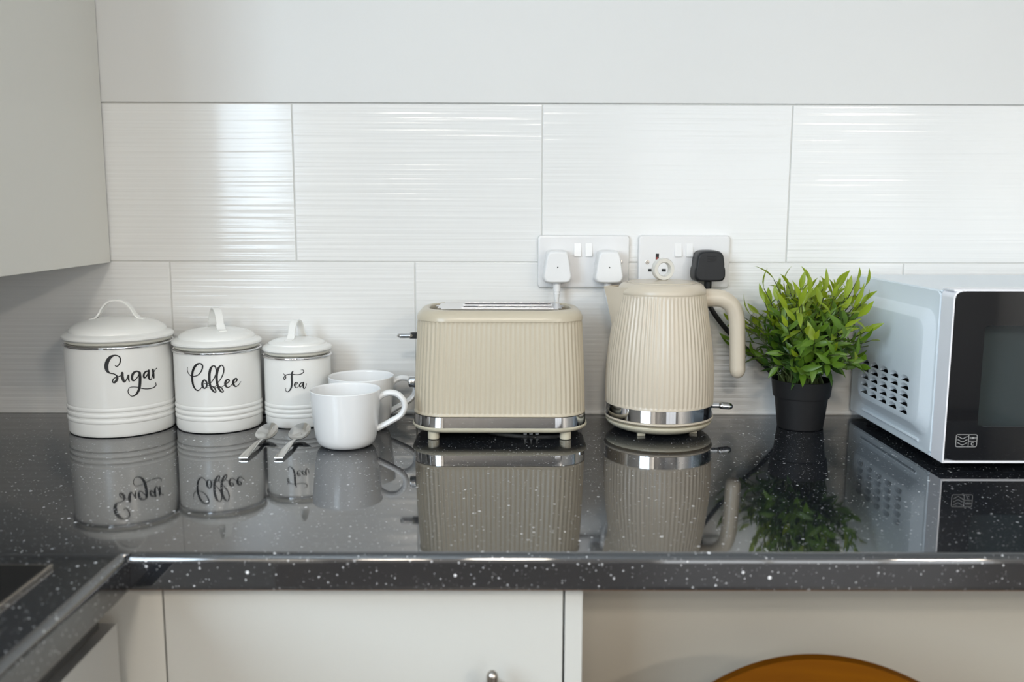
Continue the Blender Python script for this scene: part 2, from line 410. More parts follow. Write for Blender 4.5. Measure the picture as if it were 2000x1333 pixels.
# lettering strokes: (arc mm, height mm, half width mm) on each canister front
STROKES = {'sugar':[[(24.97,110.54,0.61),(26.6,108.87,0.68),(29.57,110.59,0.75),(32.33,116.12,0.88),(32.16,121.5,0.88),(29.46,124.51,0.82),(24.94,125.62,0.88),(19.64,123.4,1.9),(15.29,118.19,2.45),(13.06,111.95,2.59),(12.85,106.27,2.45),(14.36,101.81,1.77),(17.7,99.16,0.89),(22.27,98.01,0.75),(25.86,95.29,1.02),(26.93,91.73,1.43),(25.46,88.01,1.64),(22.71,85.11,1.36),(20.54,85.6,0.96),(20.4,88.27,0.82),(22.48,91.35,0.75),(26.6,93.02,0.61),(30.7,94.35,0.61),(32.74,94.84,0.55)],[(33.91,98.44,1.84),(33.63,93.19,1.98),(34.68,88.02,1.77),(36.09,85.16,1.23),(38.39,87.07,0.75),(40.98,91.95,0.75),(42.2,95.03,1.09),(41.93,89.95,1.23),(42.94,84.74,0.61)],[(58.1,97.51,0.96),(53.88,99.27,1.09),(49.22,96.89,1.64),(46.95,91.38,1.64),(47.76,86.49,1.37),(50.74,86.17,0.82),(54.93,90.5,0.68),(58.33,95.87,0.96)],[(58.36,96.51,1.78),(58.6,89.42,1.91),(57.72,79.23,1.92),(56.07,71.72,1.78),(52.67,65.7,1.44),(48.89,62.94,0.89),(44.7,62.64,0.55),(41.25,66.34,0.55),(40.38,70.91,0.55),(42.43,75.2,0.48),(46.62,76.36,0.55),(53.19,75.29,0.55),(60.5,72.42,0.62),(68.89,70.57,0.62),(78.03,70.76,0.69),(83.49,73.45,0.76),(83.37,77.71,0.55)],[(71.82,97.34,0.96),(67.74,97.12,1.1),(64.59,93.8,1.37),(64.33,89.33,1.37),(66.58,88.51,0.96),(70.16,92.4,0.82),(72.12,96.65,0.96)],[(72.42,98.23,1.44),(71.78,90.88,1.65),(72.51,85.59,1.24),(74.85,83.62,0.69),(77.19,86.84,0.69),(78.45,91.84,0.69)],[(79.51,98.31,1.58),(80.06,91.6,1.72),(80.59,85.66,1.03)],[(81.01,94.71,0.83),(83.51,97.9,0.55),(86.37,99.41,0.83)]],'coffee':[[(-27.47,102.87,0.37),(-28.11,98.71,0.55),(-26.19,93.54,0.62),(-21.41,90.03,0.74),(-15.42,89.76,0.61),(-9.63,92.02,0.73),(-4.55,97.42,0.86),(-2.02,103.89,1.1),(-2.88,107.99,1.1),(-6.36,109.46,0.98),(-10.69,107.95,1.35),(-15.01,103.58,1.72),(-18.31,96.97,1.72),(-19.71,89.84,1.66),(-19.77,82.76,1.66),(-18.47,75.76,1.48),(-15.78,70.58,1.11),(-11.77,67.92,0.8),(-7.67,69.7,0.61),(-4.47,73.89,0.49)],[(-0.46,84.65,0.86),(-3.08,80.98,1.47),(-3.41,75.09,1.59),(-1.05,71.69,0.98),(2.2,73.34,1.1),(3.26,78.05,1.22),(2.32,82.47,1.22),(-0.46,84.65,0.86)],[(-0.71,79.23,0.43),(2.15,78.64,0.43),(6.13,78.9,0.43)],[(9.56,80.3,0.55),(13.69,86.06,0.73),(17.02,92.98,0.85),(17.76,100.0,0.97),(16.14,104.77,0.97),(13.41,105.63,0.85),(9.93,102.03,1.58),(7.74,93.87,1.71),(7.27,85.65,1.71),(7.75,77.39,1.59),(9.71,70.86,1.47),(12.86,66.33,1.16),(15.21,65.35,0.86),(15.79,67.39,0.86),(13.93,71.9,0.86),(10.98,74.36,0.79),(7.12,75.64,0.49),(4.29,75.68,0.37)],[(20.09,80.46,0.55),(24.5,86.68,0.73),(27.86,94.11,0.85),(28.71,101.12,0.85),(26.93,105.48,0.85),(24.45,105.76,0.85),(20.96,101.61,1.58),(18.58,94.67,1.71),(17.69,86.48,1.71),(18.34,78.19,1.59),(20.25,71.0,1.47),(23.36,65.77,1.16),(26.0,64.93,0.86),(26.36,67.04,0.86),(24.15,71.34,0.73),(20.93,74.03,0.61),(16.56,75.21,0.55),(13.69,72.79,0.43)],[(4.18,73.03,0.37),(7.51,71.8,0.37),(13.11,72.22,0.43),(19.2,72.24,0.43),(24.2,72.52,0.43),(28.48,75.16,0.43)],[(29.41,77.16,0.55),(33.41,78.3,0.67),(35.95,81.61,0.98),(34.21,83.85,0.85),(31.17,81.75,1.47),(29.87,77.42,1.59),(31.05,73.17,1.22),(33.69,71.27,0.73),(37.22,73.18,0.55),(40.97,76.35,0.49)],[(41.51,77.77,0.55),(45.75,78.65,0.67),(48.22,81.74,0.98),(46.29,84.06,0.86),(43.04,81.76,1.47),(41.91,77.43,1.59),(43.23,73.35,1.22),(46.06,71.46,0.74),(50.19,73.44,0.55),(54.27,78.27,0.37)]],'tea':[[(16.66,93.81,0.24),(19.87,93.63,0.48),(21.03,91.51,0.63),(19.74,89.13,0.63),(16.27,87.29,0.55),(10.61,86.64,0.55),(4.62,87.49,0.52),(-1.5,87.52,0.52),(-5.46,86.48,0.64),(-7.5,85.06,0.72),(-9.5,82.65,0.64),(-10.03,80.28,0.64),(-8.72,79.07,0.64),(-6.94,81.55,0.72),(-7.33,84.28,0.72),(-9.06,86.97,0.56),(-10.44,88.49,0.36)],[(4.57,91.99,0.87),(3.07,89.08,1.27),(2.58,83.21,1.43),(2.53,75.38,1.43),(2.18,70.28,1.35),(0.88,65.57,1.19),(-1.56,61.83,0.88),(-4.77,59.74,0.64),(-7.42,61.52,0.48),(-7.84,63.47,0.4),(-7.18,65.26,0.32)],[(7.1,70.12,0.4),(9.4,71.24,0.48),(10.82,73.42,0.64),(9.5,74.65,0.64),(7.31,73.14,0.95),(6.46,70.22,1.03),(7.39,67.25,0.72),(9.24,66.09,0.4),(11.53,67.31,0.36),(13.28,69.2,0.36)],[(19.27,73.38,0.64),(16.23,73.17,0.71),(14.07,70.34,0.95),(14.29,67.65,0.79),(16.06,67.56,0.56),(18.43,70.48,0.48),(19.84,73.34,0.64)],[(20.25,74.09,0.87),(19.54,69.62,1.03),(19.98,65.06,0.87),(21.3,64.17,0.56),(23.3,66.58,0.48),(24.42,71.61,0.52)]]}

# ================================================================== the room
X0, X1, Y0, Y1, ZC = ROOM['x0'], ROOM['x1'], ROOM['y0'], ROOM['y1'], ROOM['zc']
def struct(name, vf, m, **kw):
    o = mk(name, vf, m, **kw)
    return tag(o, kind='structure')

struct('floor', box_vf(X0 - .1, X1 + .1, Y0 - .1, Y1 + .1, -0.06, 0.0), M['floor'])
struct('ceiling', box_vf(X0 - .1, X1 + .1, Y0 - .1, Y1 + .1, ZC, ZC + 0.06), M['ceiling_paint'])
struct('wall_right', box_vf(X1, X1 + .1, Y0, Y1 + .1, 0, ZC), M['plaster'])
wb = struct('wall_back', box_vf(X0, X1, Y1, Y1 + 0.10, 0, ZC), M['plaster'])
Zm, Zt = 0.2546, 0.5066
mk('skim_coat', box_vf(X0, X1, -0.0025, Y1, Z0 + Zt + 0.0018, ZC, 0.002), M['plaster'], wb)
mk('grout', box_vf(X0, X1, 0.0016, Y1, Z0 - 0.038, Z0 + Zt + 0.0018), M['grout'], wb)
# wall tiles, each its own piece
def tile_mesh(w_, h_):
    me = bpy.data.meshes.new('tile')
    vf = box_vf(-w_ / 2, w_ / 2, 0.0, 0.010, -h_ / 2, h_ / 2, 0.0009, 2)
    me.from_pydata(vf[0], [], vf[1]); return finish(me, M['tile'])
TW = 0.402
full = {}
def put_tile(xa, xb, za, zb):
    xa, xb = max(xa, X0), min(xb, X1)
    if xb - xa < 0.02: return
    k = (round(xb - xa, 4), round(zb - za, 4))
    if k not in full: full[k] = tile_mesh(*k)
    flat_normals(inst('tile', full[k], wb, ((xa + xb) / 2, 0, Z0 + (za + zb) / 2)))
for k in range(-4, 9):
    put_tile(k * TW + 0.001, (k + 1) * TW - 0.001, Zm + 0.001, Zt)
    put_tile(-0.208 + k * TW + 0.001, -0.208 + (k + 1) * TW - 0.001, 0.0005, Zm - 0.001)
# white sealant bead along the back of the worktop
struct('trim_1', tube([(-0.704, -0.0015, Z0 + 0.0025), (X1, -0.0015, Z0 + 0.0025)], 0.0045, n=10, sub=0), M['silicone'])

def holed(axis, c0, c1, a0, a1, b0, b1, lo, hi):
    """wall slab with one rectangular opening; axis = the direction of its thickness"""
    def bx(p0, p1, q0, q1):
        return box_vf(p0, p1, c0, c1, q0, q1) if axis == 'y' else box_vf(c0, c1, p0, p1, q0, q1)
    return join(bx(lo, a0, 0, ZC), bx(a1, hi, 0, ZC), bx(a0, a1, 0, b0), bx(a0, a1, b1, ZC))
struct('wall_front', holed('y', Y0 - .1, Y0, WIN1['x0'], WIN1['x1'], WIN1['z0'], WIN1['z1'], X0, X1), M['plaster_grey'])
struct('wall_left', holed('x', X0 - .1, X0, WIN2['y0'], WIN2['y1'], WIN2['z0'], WIN2['z1'], Y0, Y1 + .1), M['plaster'])

def window(name, axis, c, a0, a1, b0, b1, bars):
    def bx(p0, p1, q0, q1, t=0.025):
        return box_vf(p0, p1, c - t, c + t, q0, q1, 0.003) if axis == 'y' else box_vf(c - t, c + t, p0, p1, q0, q1, 0.003)
    fr = join(bx(a0, a1, b0, b0 + .05), bx(a0, a1, b1 - .05, b1), bx(a0, a0 + .05, b0, b1), bx(a1 - .05, a1, b0, b1),
              *[bx(q - .02, q + .02, b0 + .05, b1 - .05) for q in bars])
    f = struct(name, fr, M['window_frame'])
    mk('pane', bx(a0 + .045, a1 - .045, b0 + .045, b1 - .045, 0.003), M['window_pane'], f)
window('window_1', 'y', Y0 - 0.03, WIN1['x0'], WIN1['x1'], WIN1['z0'], WIN1['z1'], [1.38, 2.02])
window('window_2', 'x', X0 - 0.03, WIN2['y0'], WIN2['y1'], WIN2['z0'], WIN2['z1'], [-2.03])

for (lx, ly, lr, ls, lab) in LAMPS:
    t_ = empty('ceiling_lamp', (lx, ly, ZC), lab, 'ceiling lamp')
    mk('rim', lathe([(lr, -0.001), (lr + .014, -0.004), (lr + .016, -0.016), (lr + .010, -0.026), (lr, -0.028)], 48, cap0=True, cap1=False), M['white_plastic'], t_)
    mk('diffuser', lathe([(lr, -0.024), (lr - .01, -0.029), (lr * .5, -0.033), (0.002, -0.034)], 48, cap0=False), emit('lamp_glow', (1.0, 0.90, 0.77), ls), t_)

# ================================================================== worktops and units
WX = -0.4305          # inner (right hand) edge of the left worktop run
WD = 0.6330           # depth of the back worktop run
TH = 0.0385
def edge_profile(d, rt, rb):
    """front edge of a worktop: (outward distance, z) from top to bottom"""
    P = [(d - rt - 0.004, 0.0), (d - rt - 0.0008, 0.0)]
    for q in range(0, 91, 15):
        P.append((d - rt + rt * math.sin(R(q)), -rt + rt * math.cos(R(q))))
    P.append((d, -rt - 0.0008))
    P.append((d, -TH + 0.006))
    P.append((d, -TH + 0.004))
    P.append((d - 0.0008, -TH + 0.0016))
    P.append((d - 0.0030, -TH + 0.0014))
    P.append((d - 0.0030, -TH))
    return P
def worktop(name, label, segs, along):
    """segs: list of (position along, list of profile points)"""
    V, F, MI = [], [], []
    n = None
    for (a, prof) in segs:
        pts = [(0.0, -TH), (0.0, 0.0)] + prof
        n = len(pts)
        for (d, z) in pts:
            V.append((a, -d - 0.0005, z) if along == 'x' else (X0 + d + 0.0005, a, z))
    for i in range(len(segs) - 1):
        for k in range(n):
            a, b = i * n + k, i * n + (k + 1) % n
            F.append([a, b, b + n, a + n]); MI.append(1 if k >= n - 2 else 0)
    F.append(list(range(n))); MI.append(1)
    F.append([(len(segs) - 1) * n + k for k in range(n)][::-1]); MI.append(1)
    t_ = empty(name, (0, 0, Z0), label, 'worktop')
    o = mk('slab', (V, F, MI), [M['laminate'], M['chipboard']], t_, angle=50, fix=True)
    return t_
sq = edge_profile(WD, 0.0004, 0.0004); rd = edge_profile(WD, 0.0085, 0.003)
worktop('worktop', 'long black speckled gloss worktop along the tiled wall, carrying the toaster and kettle', [(X0 + .0005, sq), (WX, sq), (WX + .0004, rd), (X1 - .0005, rd)], 'x')
LW = WX - X0 - .0005
rd2 = edge_profile(LW, 0.0085, 0.003)
worktop('worktop', 'black speckled worktop on the left with the hob set into it', [(-1.75, rd2), (-WD - 0.0008, rd2)], 'y')

# left wall cabinet: its door faces right
wc = empty('wall_cabinet', (X0, 0, Z0 + 0.2545), 'grey beige wall cabinet hanging at the top left corner', 'cabinet')
mk('carcass', box_vf(0.001, 0.336, -0.60, -0.003, 0.0, 0.92, 0.001), M['cabinet'], wc)
mk('door', box_vf(0.337, 0.3555, -0.598, -0.004, -0.002, 0.92, 0.0015), M['cabinet'], wc)

# base unit below the worktop
bc = empty('base_cabinet', (0, 0, 0), 'white base cabinet with a bar handle below the toaster', 'cabinet')
FY = -0.600
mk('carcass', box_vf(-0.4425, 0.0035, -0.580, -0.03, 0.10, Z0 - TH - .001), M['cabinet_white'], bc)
mk('corner_filler', box_vf(-0.520, -0.4135, FY + 0.002, -0.581, 0.10, Z0 - TH - .001, 0.001), M['cabinet_cream'], bc)
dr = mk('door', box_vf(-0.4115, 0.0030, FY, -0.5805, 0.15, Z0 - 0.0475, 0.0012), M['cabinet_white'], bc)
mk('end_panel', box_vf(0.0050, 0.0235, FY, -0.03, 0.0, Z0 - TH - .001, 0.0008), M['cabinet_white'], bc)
mk('plinth', box_vf(-0.44, 0.004, -0.55, -0.53, 0.0, 0.10), M['cabinet_white'], bc)
hx = -0.0700
hd_ = mk('handle', tube([(hx, FY - 0.034, Z0 - 0.128), (hx, FY - 0.034, Z0 - 0.33)], 0.0060, n=20, sub=6, cap_round=True), M['nickel'], dr)
for zz in (Z0 - 0.150, Z0 - 0.308):
    mk('handle_post', tube([(hx, FY - 0.031, zz), (hx, FY, zz)], 0.0045, n=14, sub=0), M['nickel'], dr)

kp = empty('panel', (0, 0, 0), 'plain grey beige panel closing the knee space under the worktop', 'panel')
mk('board', box_vf(0.0245, X1 - .002, -0.478, -0.460, 0.0, Z0 - TH - .001, 0.0008), M['panel'], kp)
# oven / drawer front of the left run
ov = empty('built_in_oven', (0, 0, 0), 'grey metal fronted oven under the left worktop', 'oven')
mk('body', box_vf(-1.03, -0.470, -1.25, -0.648, 0.12, Z0 - TH - .002), M['black'], ov)
mk('front_panel', box_vf(-0.470, -0.4505, -1.25, -0.6225, 0.12, Z0 - 0.0765, 0.0015), M['oven'], ov)
mk('vent_strip', box_vf(-0.470, -0.4560, -1.25, -0.650, Z0 - 0.070, Z0 - 0.050, 0.001), M['black_plastic'], ov)

# hob
hb = empty('hob', (0, 0, Z0), 'black glass hob with a thin metal edge at the bottom left corner', 'hob')
mk('glass', box_vf(-1.00, -0.4900, -1.20, -0.6700, 0.0005, 0.0042, 0.0010), M['hob'], hb)
mk('edge_trim', join(box_vf(-0.4899, -0.4878, -1.20, -0.6675, 0.0003, 0.0040, 0.0006), box_vf(-1.00, -0.4900, -0.6699, -0.6675, 0.0003, 0.0036, 0.0006)), M['nickel'], hb)
def ring2(r, wd_):
    n = 64; V, F = [], []
    for k in range(n):
        a = 2 * math.pi * k / n
        for rr in (r - wd_, r): V.append((rr * math.cos(a), rr * math.sin(a), 0))
    for k in range(n): F.append([2 * k, 2 * k + 1, (2 * k + 3) % (2 * n), (2 * k + 2) % (2 * n)])
    return V, F
for (hx_, hy_, hr_) in ((-0.64, -0.80, 0.09), (-0.87, -0.80, 0.072), (-0.64, -1.05, 0.072), (-0.87, -1.05, 0.09)):
    mk('cooking_ring', ring2(hr_, 0.0015), M['print_grey'], hb, (hx_, hy_, 0.0044))

# ================================================================== canisters
def canister(name, cx, cy, R0, zr, lab, key, lidtop, hand_top, hrot, hspan, hw):
    t_ = empty(name, (cx, cy, Z0), lab, 'canister')
    s = zr / 0.137
    prof = [(0.003, 0.0012), (R0 - .006, 0.0), (R0 - .002, 0.0012), (R0, 0.005)]
    z_ = [0.0245 * s, 0.0335 * s, 0.0425 * s]
    step = 0.0045
    for zc_ in z_:
        for q in range(0, 181, 30):
            prof.append((R0 - 0.0004 + 0.0014 * math.sin(R(q)), zc_ - 0.0032 * math.cos(R(q))))
    prof += [(R0, z_[2] + .006), (R0, zr * .6), (R0, zr - .004), (R0 - .002, zr), (R0 - .006, zr + .0005), (R0 - .006, zr - .01)]
    mk('body', lathe(prof, 96, cap1=True), M['enamel'], t_)
    # rolled metal rim
    n, m = 96, 10
    V, F = [], []
    for k in range(n):
        a = 2 * math.pi * k / n
        for j in range(m):
            b = 2 * math.pi * j / m
            rr = R0 + 0.0005 + 0.0021 * math.cos(b)
            V.append((rr * math.cos(a), rr * math.sin(a), zr - 0.0005 + 0.0021 * math.sin(b)))
    for k in range(n):
        for j in range(m):
            F.append([k * m + j, ((k + 1) % n) * m + j, ((k + 1) % n) * m + (j + 1) % m, k * m + (j + 1) % m])
    mk('metal_rim', (V, F), M['chrome'], t_)
    # lid: neck, rolled lip, dome
    hz = lidtop - zr
    lid = mk('lid', lathe([(R0 - .0055, zr + .0012), (R0 - .0015, zr + .0035), (R0 - .001, zr + .0072)], 96, cap0=False, cap1=False), M['enamel_cream'], t_)
    dome = [(R0 - .003, zr + .0070), (R0 + .0008, zr + .0072), (R0 + .0026, zr + .0092), (R0 + .0024, zr + .0118), (R0 + .0002, zr + .0142), (R0 - .004, zr + .0155), (R0 - .0075, zr + .0172)]
    ra, za = R0 - .0075, zr + .0172
    for q in range(1, 9):
        u = q / 8
        dome.append((ra * math.cos(u * math.pi / 2) + 0.0005 * (1 - u), za + (lidtop - za) * math.sin(u * math.pi / 2) ** 1.0))
    mk('dome', lathe(dome, 96, cap0=True, cap1=True), M['enamel'], lid)
    # strap handle
    top = hand_top - lidtop
    path = [(-hspan - .008, -.0014), (-hspan, -.0010), (-hspan * .80, .004), (-hspan * .62, top * .55), (-hspan * .36, top * .88), (0, top), (hspan * .36, top * .88), (hspan * .62, top * .55), (hspan * .80, .004), (hspan, -.0010), (hspan + .008, -.0014)]
    P = smooth_path([(a, 0, b) for a, b in path], 5)
    th = 0.0011; V, F = [], []
    m = len(P)
    zf = lambda x: (za + (lidtop - za) * math.sqrt(max(0, 1 - (x / ra) ** 2))) - lidtop
    for i in range(m):
        tt = (P[min(i + 1, m - 1)] - P[max(i - 1, 0)]).normalized()
        nn = Vector((-tt.z, 0, tt.x))
        off = zf(P[i].x) * max(0, 1 - max(0, P[i].z) / (top * .4)) if top else 0
        c = P[i] + Vector((0, 0, off + .0012))
        ww = hw * (1.0 if abs(P[i].x) < hspan * .8 else 1.15)
        for (sy, sn) in ((-1, -1), (1, -1), (1, 1), (-1, 1)):
            V.append(c + Vector((0, sy * ww / 2, 0)) + nn * th * sn)
    for i in range(m - 1):
        for k in range(4):
            a, b = i * 4 + k, i * 4 + (k + 1) % 4
            F.append([a, b, b + 4, a + 4])
    F.append([3, 2, 1, 0]); F.append([(m - 1) * 4 + k for k in range(4)])
    mk('lid_handle', (V, F), M['enamel'], lid, (0, 0, lidtop), (0, 0, hrot), angle=45)
    # black script lettering on the curved front
    V, F = [], []
    rad = R0 + 0.00035
    for si, st in enumerate(STROKES[key]):
        v2, f2 = ribbon2d([(a, b, c * 1.08) for a, b, c in st], 6)
        n0 = len(V); eps = si * 0.00002
        for (a, b) in v2:
            an = (a / 1000) / (R0 + 0.0004)
            V.append(((rad + eps) * math.sin(an), -(rad + eps) * math.cos(an), b / 1000))
        F += [[i + n0 for i in f] for f in f2]
    o = mk('lettering', (V, F), M['ink'], t_, smooth=False, fix=False)
    o['label'] = 'black script lettering'
    return t_
canister('sugar_canister', -0.659, -0.096, 0.0785, 0.1365, 'largest white enamel canister, lettered Sugar, at the left end', 'sugar', 0.1745, 0.1990, R(4), 0.0330, 0.011)
canister('coffee_canister', -0.512, -0.081, 0.0655, 0.1245, 'middle sized white enamel canister lettered Coffee, between two others', 'coffee', 0.1565, 0.1850, R(124), 0.0270, 0.011)
canister('tea_canister', -0.391, -0.062, 0.0520, 0.1115, 'smallest white enamel canister, lettered Tea, behind the mugs', 'tea', 0.1385, 0.1640, R(76), 0.0220, 0.011)

# ================================================================== mugs
def mug(cx, cy, lab, rz, rim=0.0508, H=0.0830):
    t_ = empty('mug', (cx, cy, Z0), lab, 'mug', rz, 'white mugs')
    q = rim / 0.0508
    outer = [(0.030, 0.0), (0.0335, 0.0006), (0.0380, 0.0030), (0.0415, 0.0075), (0.0437, 0.0140), (0.0455, 0.026), (0.0475, 0.045), (0.0495, 0.066), (0.0505, H - .003), (0.0508, H - .001)]
    inner = [(0.0500, H), (0.0490, H - .001), (0.0484, H - .003), (0.0470, 0.06), (0.0450, 0.040), (0.0425, 0.018), (0.037, 0.008), (0.02, 0.0055), (0.001, 0.005)]
    mk('body', lathe([(r * q, z) for r, z in outer + inner], 80), M['porcelain'], t_)
    path = [(0.0465 * q, 0, 0.0685), (0.0535 * q, 0, 0.0735), (0.064, 0, 0.0765), (0.0755, 0, 0.0735), (0.0835, 0, 0.0640), (0.0845, 0, 0.0530), (0.0780, 0, 0.0425), (0.0660, 0, 0.0350), (0.0440 * q, 0, 0.0235)]
    mk('handle', tube(path, 0.0047, n=14, sub=7, squash=(1.45, 0.95)), M['porcelain'], t_)
    return t_
mug(-0.2895, -0.2060, 'white porcelain mug standing in front, beside the spoons', R(4))
mug(-0.2840, -0.0985, 'white porcelain mug standing behind the other, next to the toaster', R(14), rim=0.0512)

# ================================================================== teaspoons
def spoon(x, y, rz, lab):
    t_ = empty('teaspoon', (x, y, Z0), lab, 'spoon', rz, 'steel teaspoons')
    # handle: from the blunt end (y=0) to the neck (y=.088)
    V, F = [], []
    st = [(0.000, .0062, .0028, .0008), (0.002, .0066, .0030, .0009), (0.030, .0055, .0052, .0010), (0.060, .0040, .0070, .0011), (0.078, .0028, .0072, .0014), (0.088, .0030, .0058, .0013), (0.094, .0042, .0050, .0009)]
    for (yy, hw, zz, th) in st:
        for (sx, sz) in ((-1, -1), (-.7, -1), (.7, -1), (1, -1), (1, .4), (.55, 1), (-.55, 1), (-1, .4)):
            V.append((sx * hw, yy, zz + sz * th))
    n = 8
    for i in range(len(st) - 1):
        for k in range(n):
            a, b = i * n + k, i * n + (k + 1) % n
            F.append([a, b, b + n, a + n])
    F.append(list(range(n))[::-1]); F.append([(len(st) - 1) * n + k for k in range(n)])
    mk('handle', (V, F), M['steel'], t_, angle=28)
    # bowl: egg shaped dish with thickness
    V, F = [], []
    nr, na = 8, 32
    L_, W_, D_ = 0.0245, 0.0158, 0.0070
    for side in (0, 1):
        for i in range(nr + 1):
            u = i / nr
            for k in range(na):
                a = 2 * math.pi * k / na
                ex = math.cos(a) * W_ * u * (1 - 0.13 * math.sin(a)); ey = math.sin(a) * L_ * u
                V.append((ex, ey, -D_ * (1 - u ** 2.2) - (0.0009 if side else 0)))
    for side in (0, 1):
        o = side * (nr + 1) * na
        for i in range(nr):
            for k in range(na):
                a, b = o + i * na + k, o + i * na + (k + 1) % na
                F.append([a, b, b + na, a + na])
    for k in range(na):
        a, b = nr * na + k, nr * na + (k + 1) % na
        F.append([a, b, b + (nr + 1) * na, a + (nr + 1) * na])
    mk('bowl', (V, F), M['steel'], t_, (0, 0.1145, 0.0122), (R(17), 0, 0), angle=60)
    return t_
spoon(-0.4165, -0.2870, R(-1.5), 'steel teaspoon on the left, lying in front of the gap between two canisters')
spoon(-0.3685, -0.2870, R(-2.0), 'steel teaspoon on the right, lying next to the front mug')

# ================================================================== toaster
tx, ty = -0.0672, -0.110
to = empty('toaster', (tx, ty, Z0), 'beige two slot toaster with vertical ribs, chrome band and chrome top', 'toaster')
NR, PER = 100, 8
rib = lambda s: math.cos(2 * math.pi * NR * s)
A = 0.00055
lv = [(0.0370, .1285, .0785, .050, 0), (0.0375, .1300, .0798, .050, 0), (0.0400, .1300, .0798, .050, 0), (0.0410, .1292, .0790, .050, .4 * A), (0.0430, .1290, .0788, .050, A), (0.075, .1281, .0780, .050, A), (0.110, .1268, .0768, .050, A), (0.145, .1250, .0752, .050, A), (0.172, .1236, .0740, .049, A), (0.1765, .1234, .0738, .049, .4 * A), (0.1775, .1238, .0742, .049, 0)]
mk('ribbed_shell', loft(lv, NR * PER, rib, cap1=False), M['beige'], to, angle=60)
cap = [(0.1770, .1230, .0734, .049), (0.1776, .1246, .0750, .050), (0.1815, .1246, .0748, .050), (0.1862, .1228, .0730, .050), (0.1902, .1193, .0698, .048), (0.1925, .1150, .0655, .046), (0.1935, .1105, .0605, .044), (0.1932, .1078, .0575, .042), (0.1915, .1068, .0562, .041), (0.1700, .1060, .0555, .040)]
mk('top_rim', loft(cap, 160, cap0=False, cap1=False), M['beige'], to, angle=60)
mk('well', loft([(0.1690, .1062, .0557, .040), (0.1700, .1062, .0557, .040)], 96), M['black'], to)
mk('chrome_band', loft([(0.0205, .1300, .0798, .0505), (0.0210, .1305, .0803, .0505), (0.0365, .1302, .0800, .0505), (0.0370, .1290, .079, .0505)], 160), M['chrome'], to, angle=50)
mk('base', loft([(0.0115, .108, .058, .040), (0.0118, .1225, .0725, .048), (0.0140, .1290, .0788, .050), (0.0170, .1322, .0818, .0515), (0.0195, .1325, .0822, .0515), (0.0208, .1308, .0805, .0505)], 160), M['beige_light'], to, angle=60)
for sx in (-1, 1):
    for sy in (-1, 1):
        mk('foot', lathe([(0.0068, 0), (0.0082, 0.0006), (0.0086, 0.002), (0.0086, 0.0125)], 24), M['beige_light'], to, (sx * .0985, sy * .060, 0))
# top plate with its two slots
def slot_plate():
    zt = 0.1942
    xs = [-.097, -.0545, .0780, .097]; hd = 0.0500
    rows = [(-hd, -.0360), (-.0360, -.0085), (-.0085, .0085), (.0085, .0360), (.0360, hd)]
    V, F = [], []
    def slab(x0, x1, y0, y1):
        return box_vf(x0, x1, y0, y1, zt - .0012, zt, 0)
    parts = []
    for i, (a, b) in enumerate(rows):
        if i in (1, 3):
            parts.append(slab(xs[0] + .004, xs[1], a, b)); parts.append(slab(xs[2], xs[3] - .004, a, b))
        else:
            ins = .010 if i in (0, 4) else 0
            parts.append(slab(xs[0] + ins, xs[3] - ins, a, b))
    # upstanding rolled lips round the slots
    for (a, b) in ((-.0360, -.0085), (.0085, .0360)):
        parts.append(box_vf(xs[1], xs[2], b - .0004, b, zt - .022, zt, 0)); parts.append(box_vf(xs[1], xs[2], a, a + .0004, zt - .022, zt, 0))
        parts.append(tube([(xs[1] - .002, a, zt + .0002), (xs[2] + .002, a, zt + .0002)], .0008, n=10, sub=0))
        parts.append(tube([(xs[1] - .002, b, zt + .0002), (xs[2] + .002, b, zt + .0002)], .0008, n=10, sub=0))
        parts.append(tube([(xs[1] - .001, a, zt + .0002), (xs[1] - .001, b, zt + .0002)], .0008, n=10, sub=0))
        parts.append(tube([(xs[2] + .001, a, zt + .0002), (xs[2] + .001, b, zt + .0002)], .0008, n=10, sub=0))
    return join(*parts)
mk('slot_plate', slot_plate(), M['steel_plate'], to)
lev = mk('lever', box_vf(-.1385, -.1235, -.0060, .0060, .1435, .1525, .001), M['black_plastic'], to)
mk('lever_cap', join(tube([(-.1530, 0, .1480), (-.1475, 0, .1480), (-.1375, 0, .1482)], .0056, n=16, sub=5, cap_round=True, squash=(1.5, .85))), M['chrome'], lev)
kn = mk('browning_knob', xf(lathe([(0.0085, 0), (0.0090, 0.002), (0.0090, 0.0095), (0.0080, 0.0115)], 28), Matrix.Rotation(R(-90), 4, 'Y')), M['chrome'], to, (-.1275, -0.018, 0.0790))
mk('knob_base', xf(lathe([(0.0105, 0), (0.0105, 0.004)], 28), Matrix.Rotation(R(-90), 4, 'Y')), M['black_plastic'], kn, (.0018, 0, -.003))
for hx_ in (.0385, .0475, .0565):
    mk('cord_hook', join(box_vf(-.0012, .0012, -.0015, .0015, .0030, .0125), box_vf(-.0024, .0024, -.0015, .0015, .0030, .0052, .0005)), M['white_plastic'], to, (hx_, -.045, 0))

mk('cord', tube([(-.070, .050, .0042), (-.030, .010, .0042), (.010, -.020, .0040), (.050, -.030, .0045), (.090, -.020, .0060), (.110, .020, .0050), (.100, .060, .0045)], .0032, n=10, sub=8), M['white_plastic'], to)

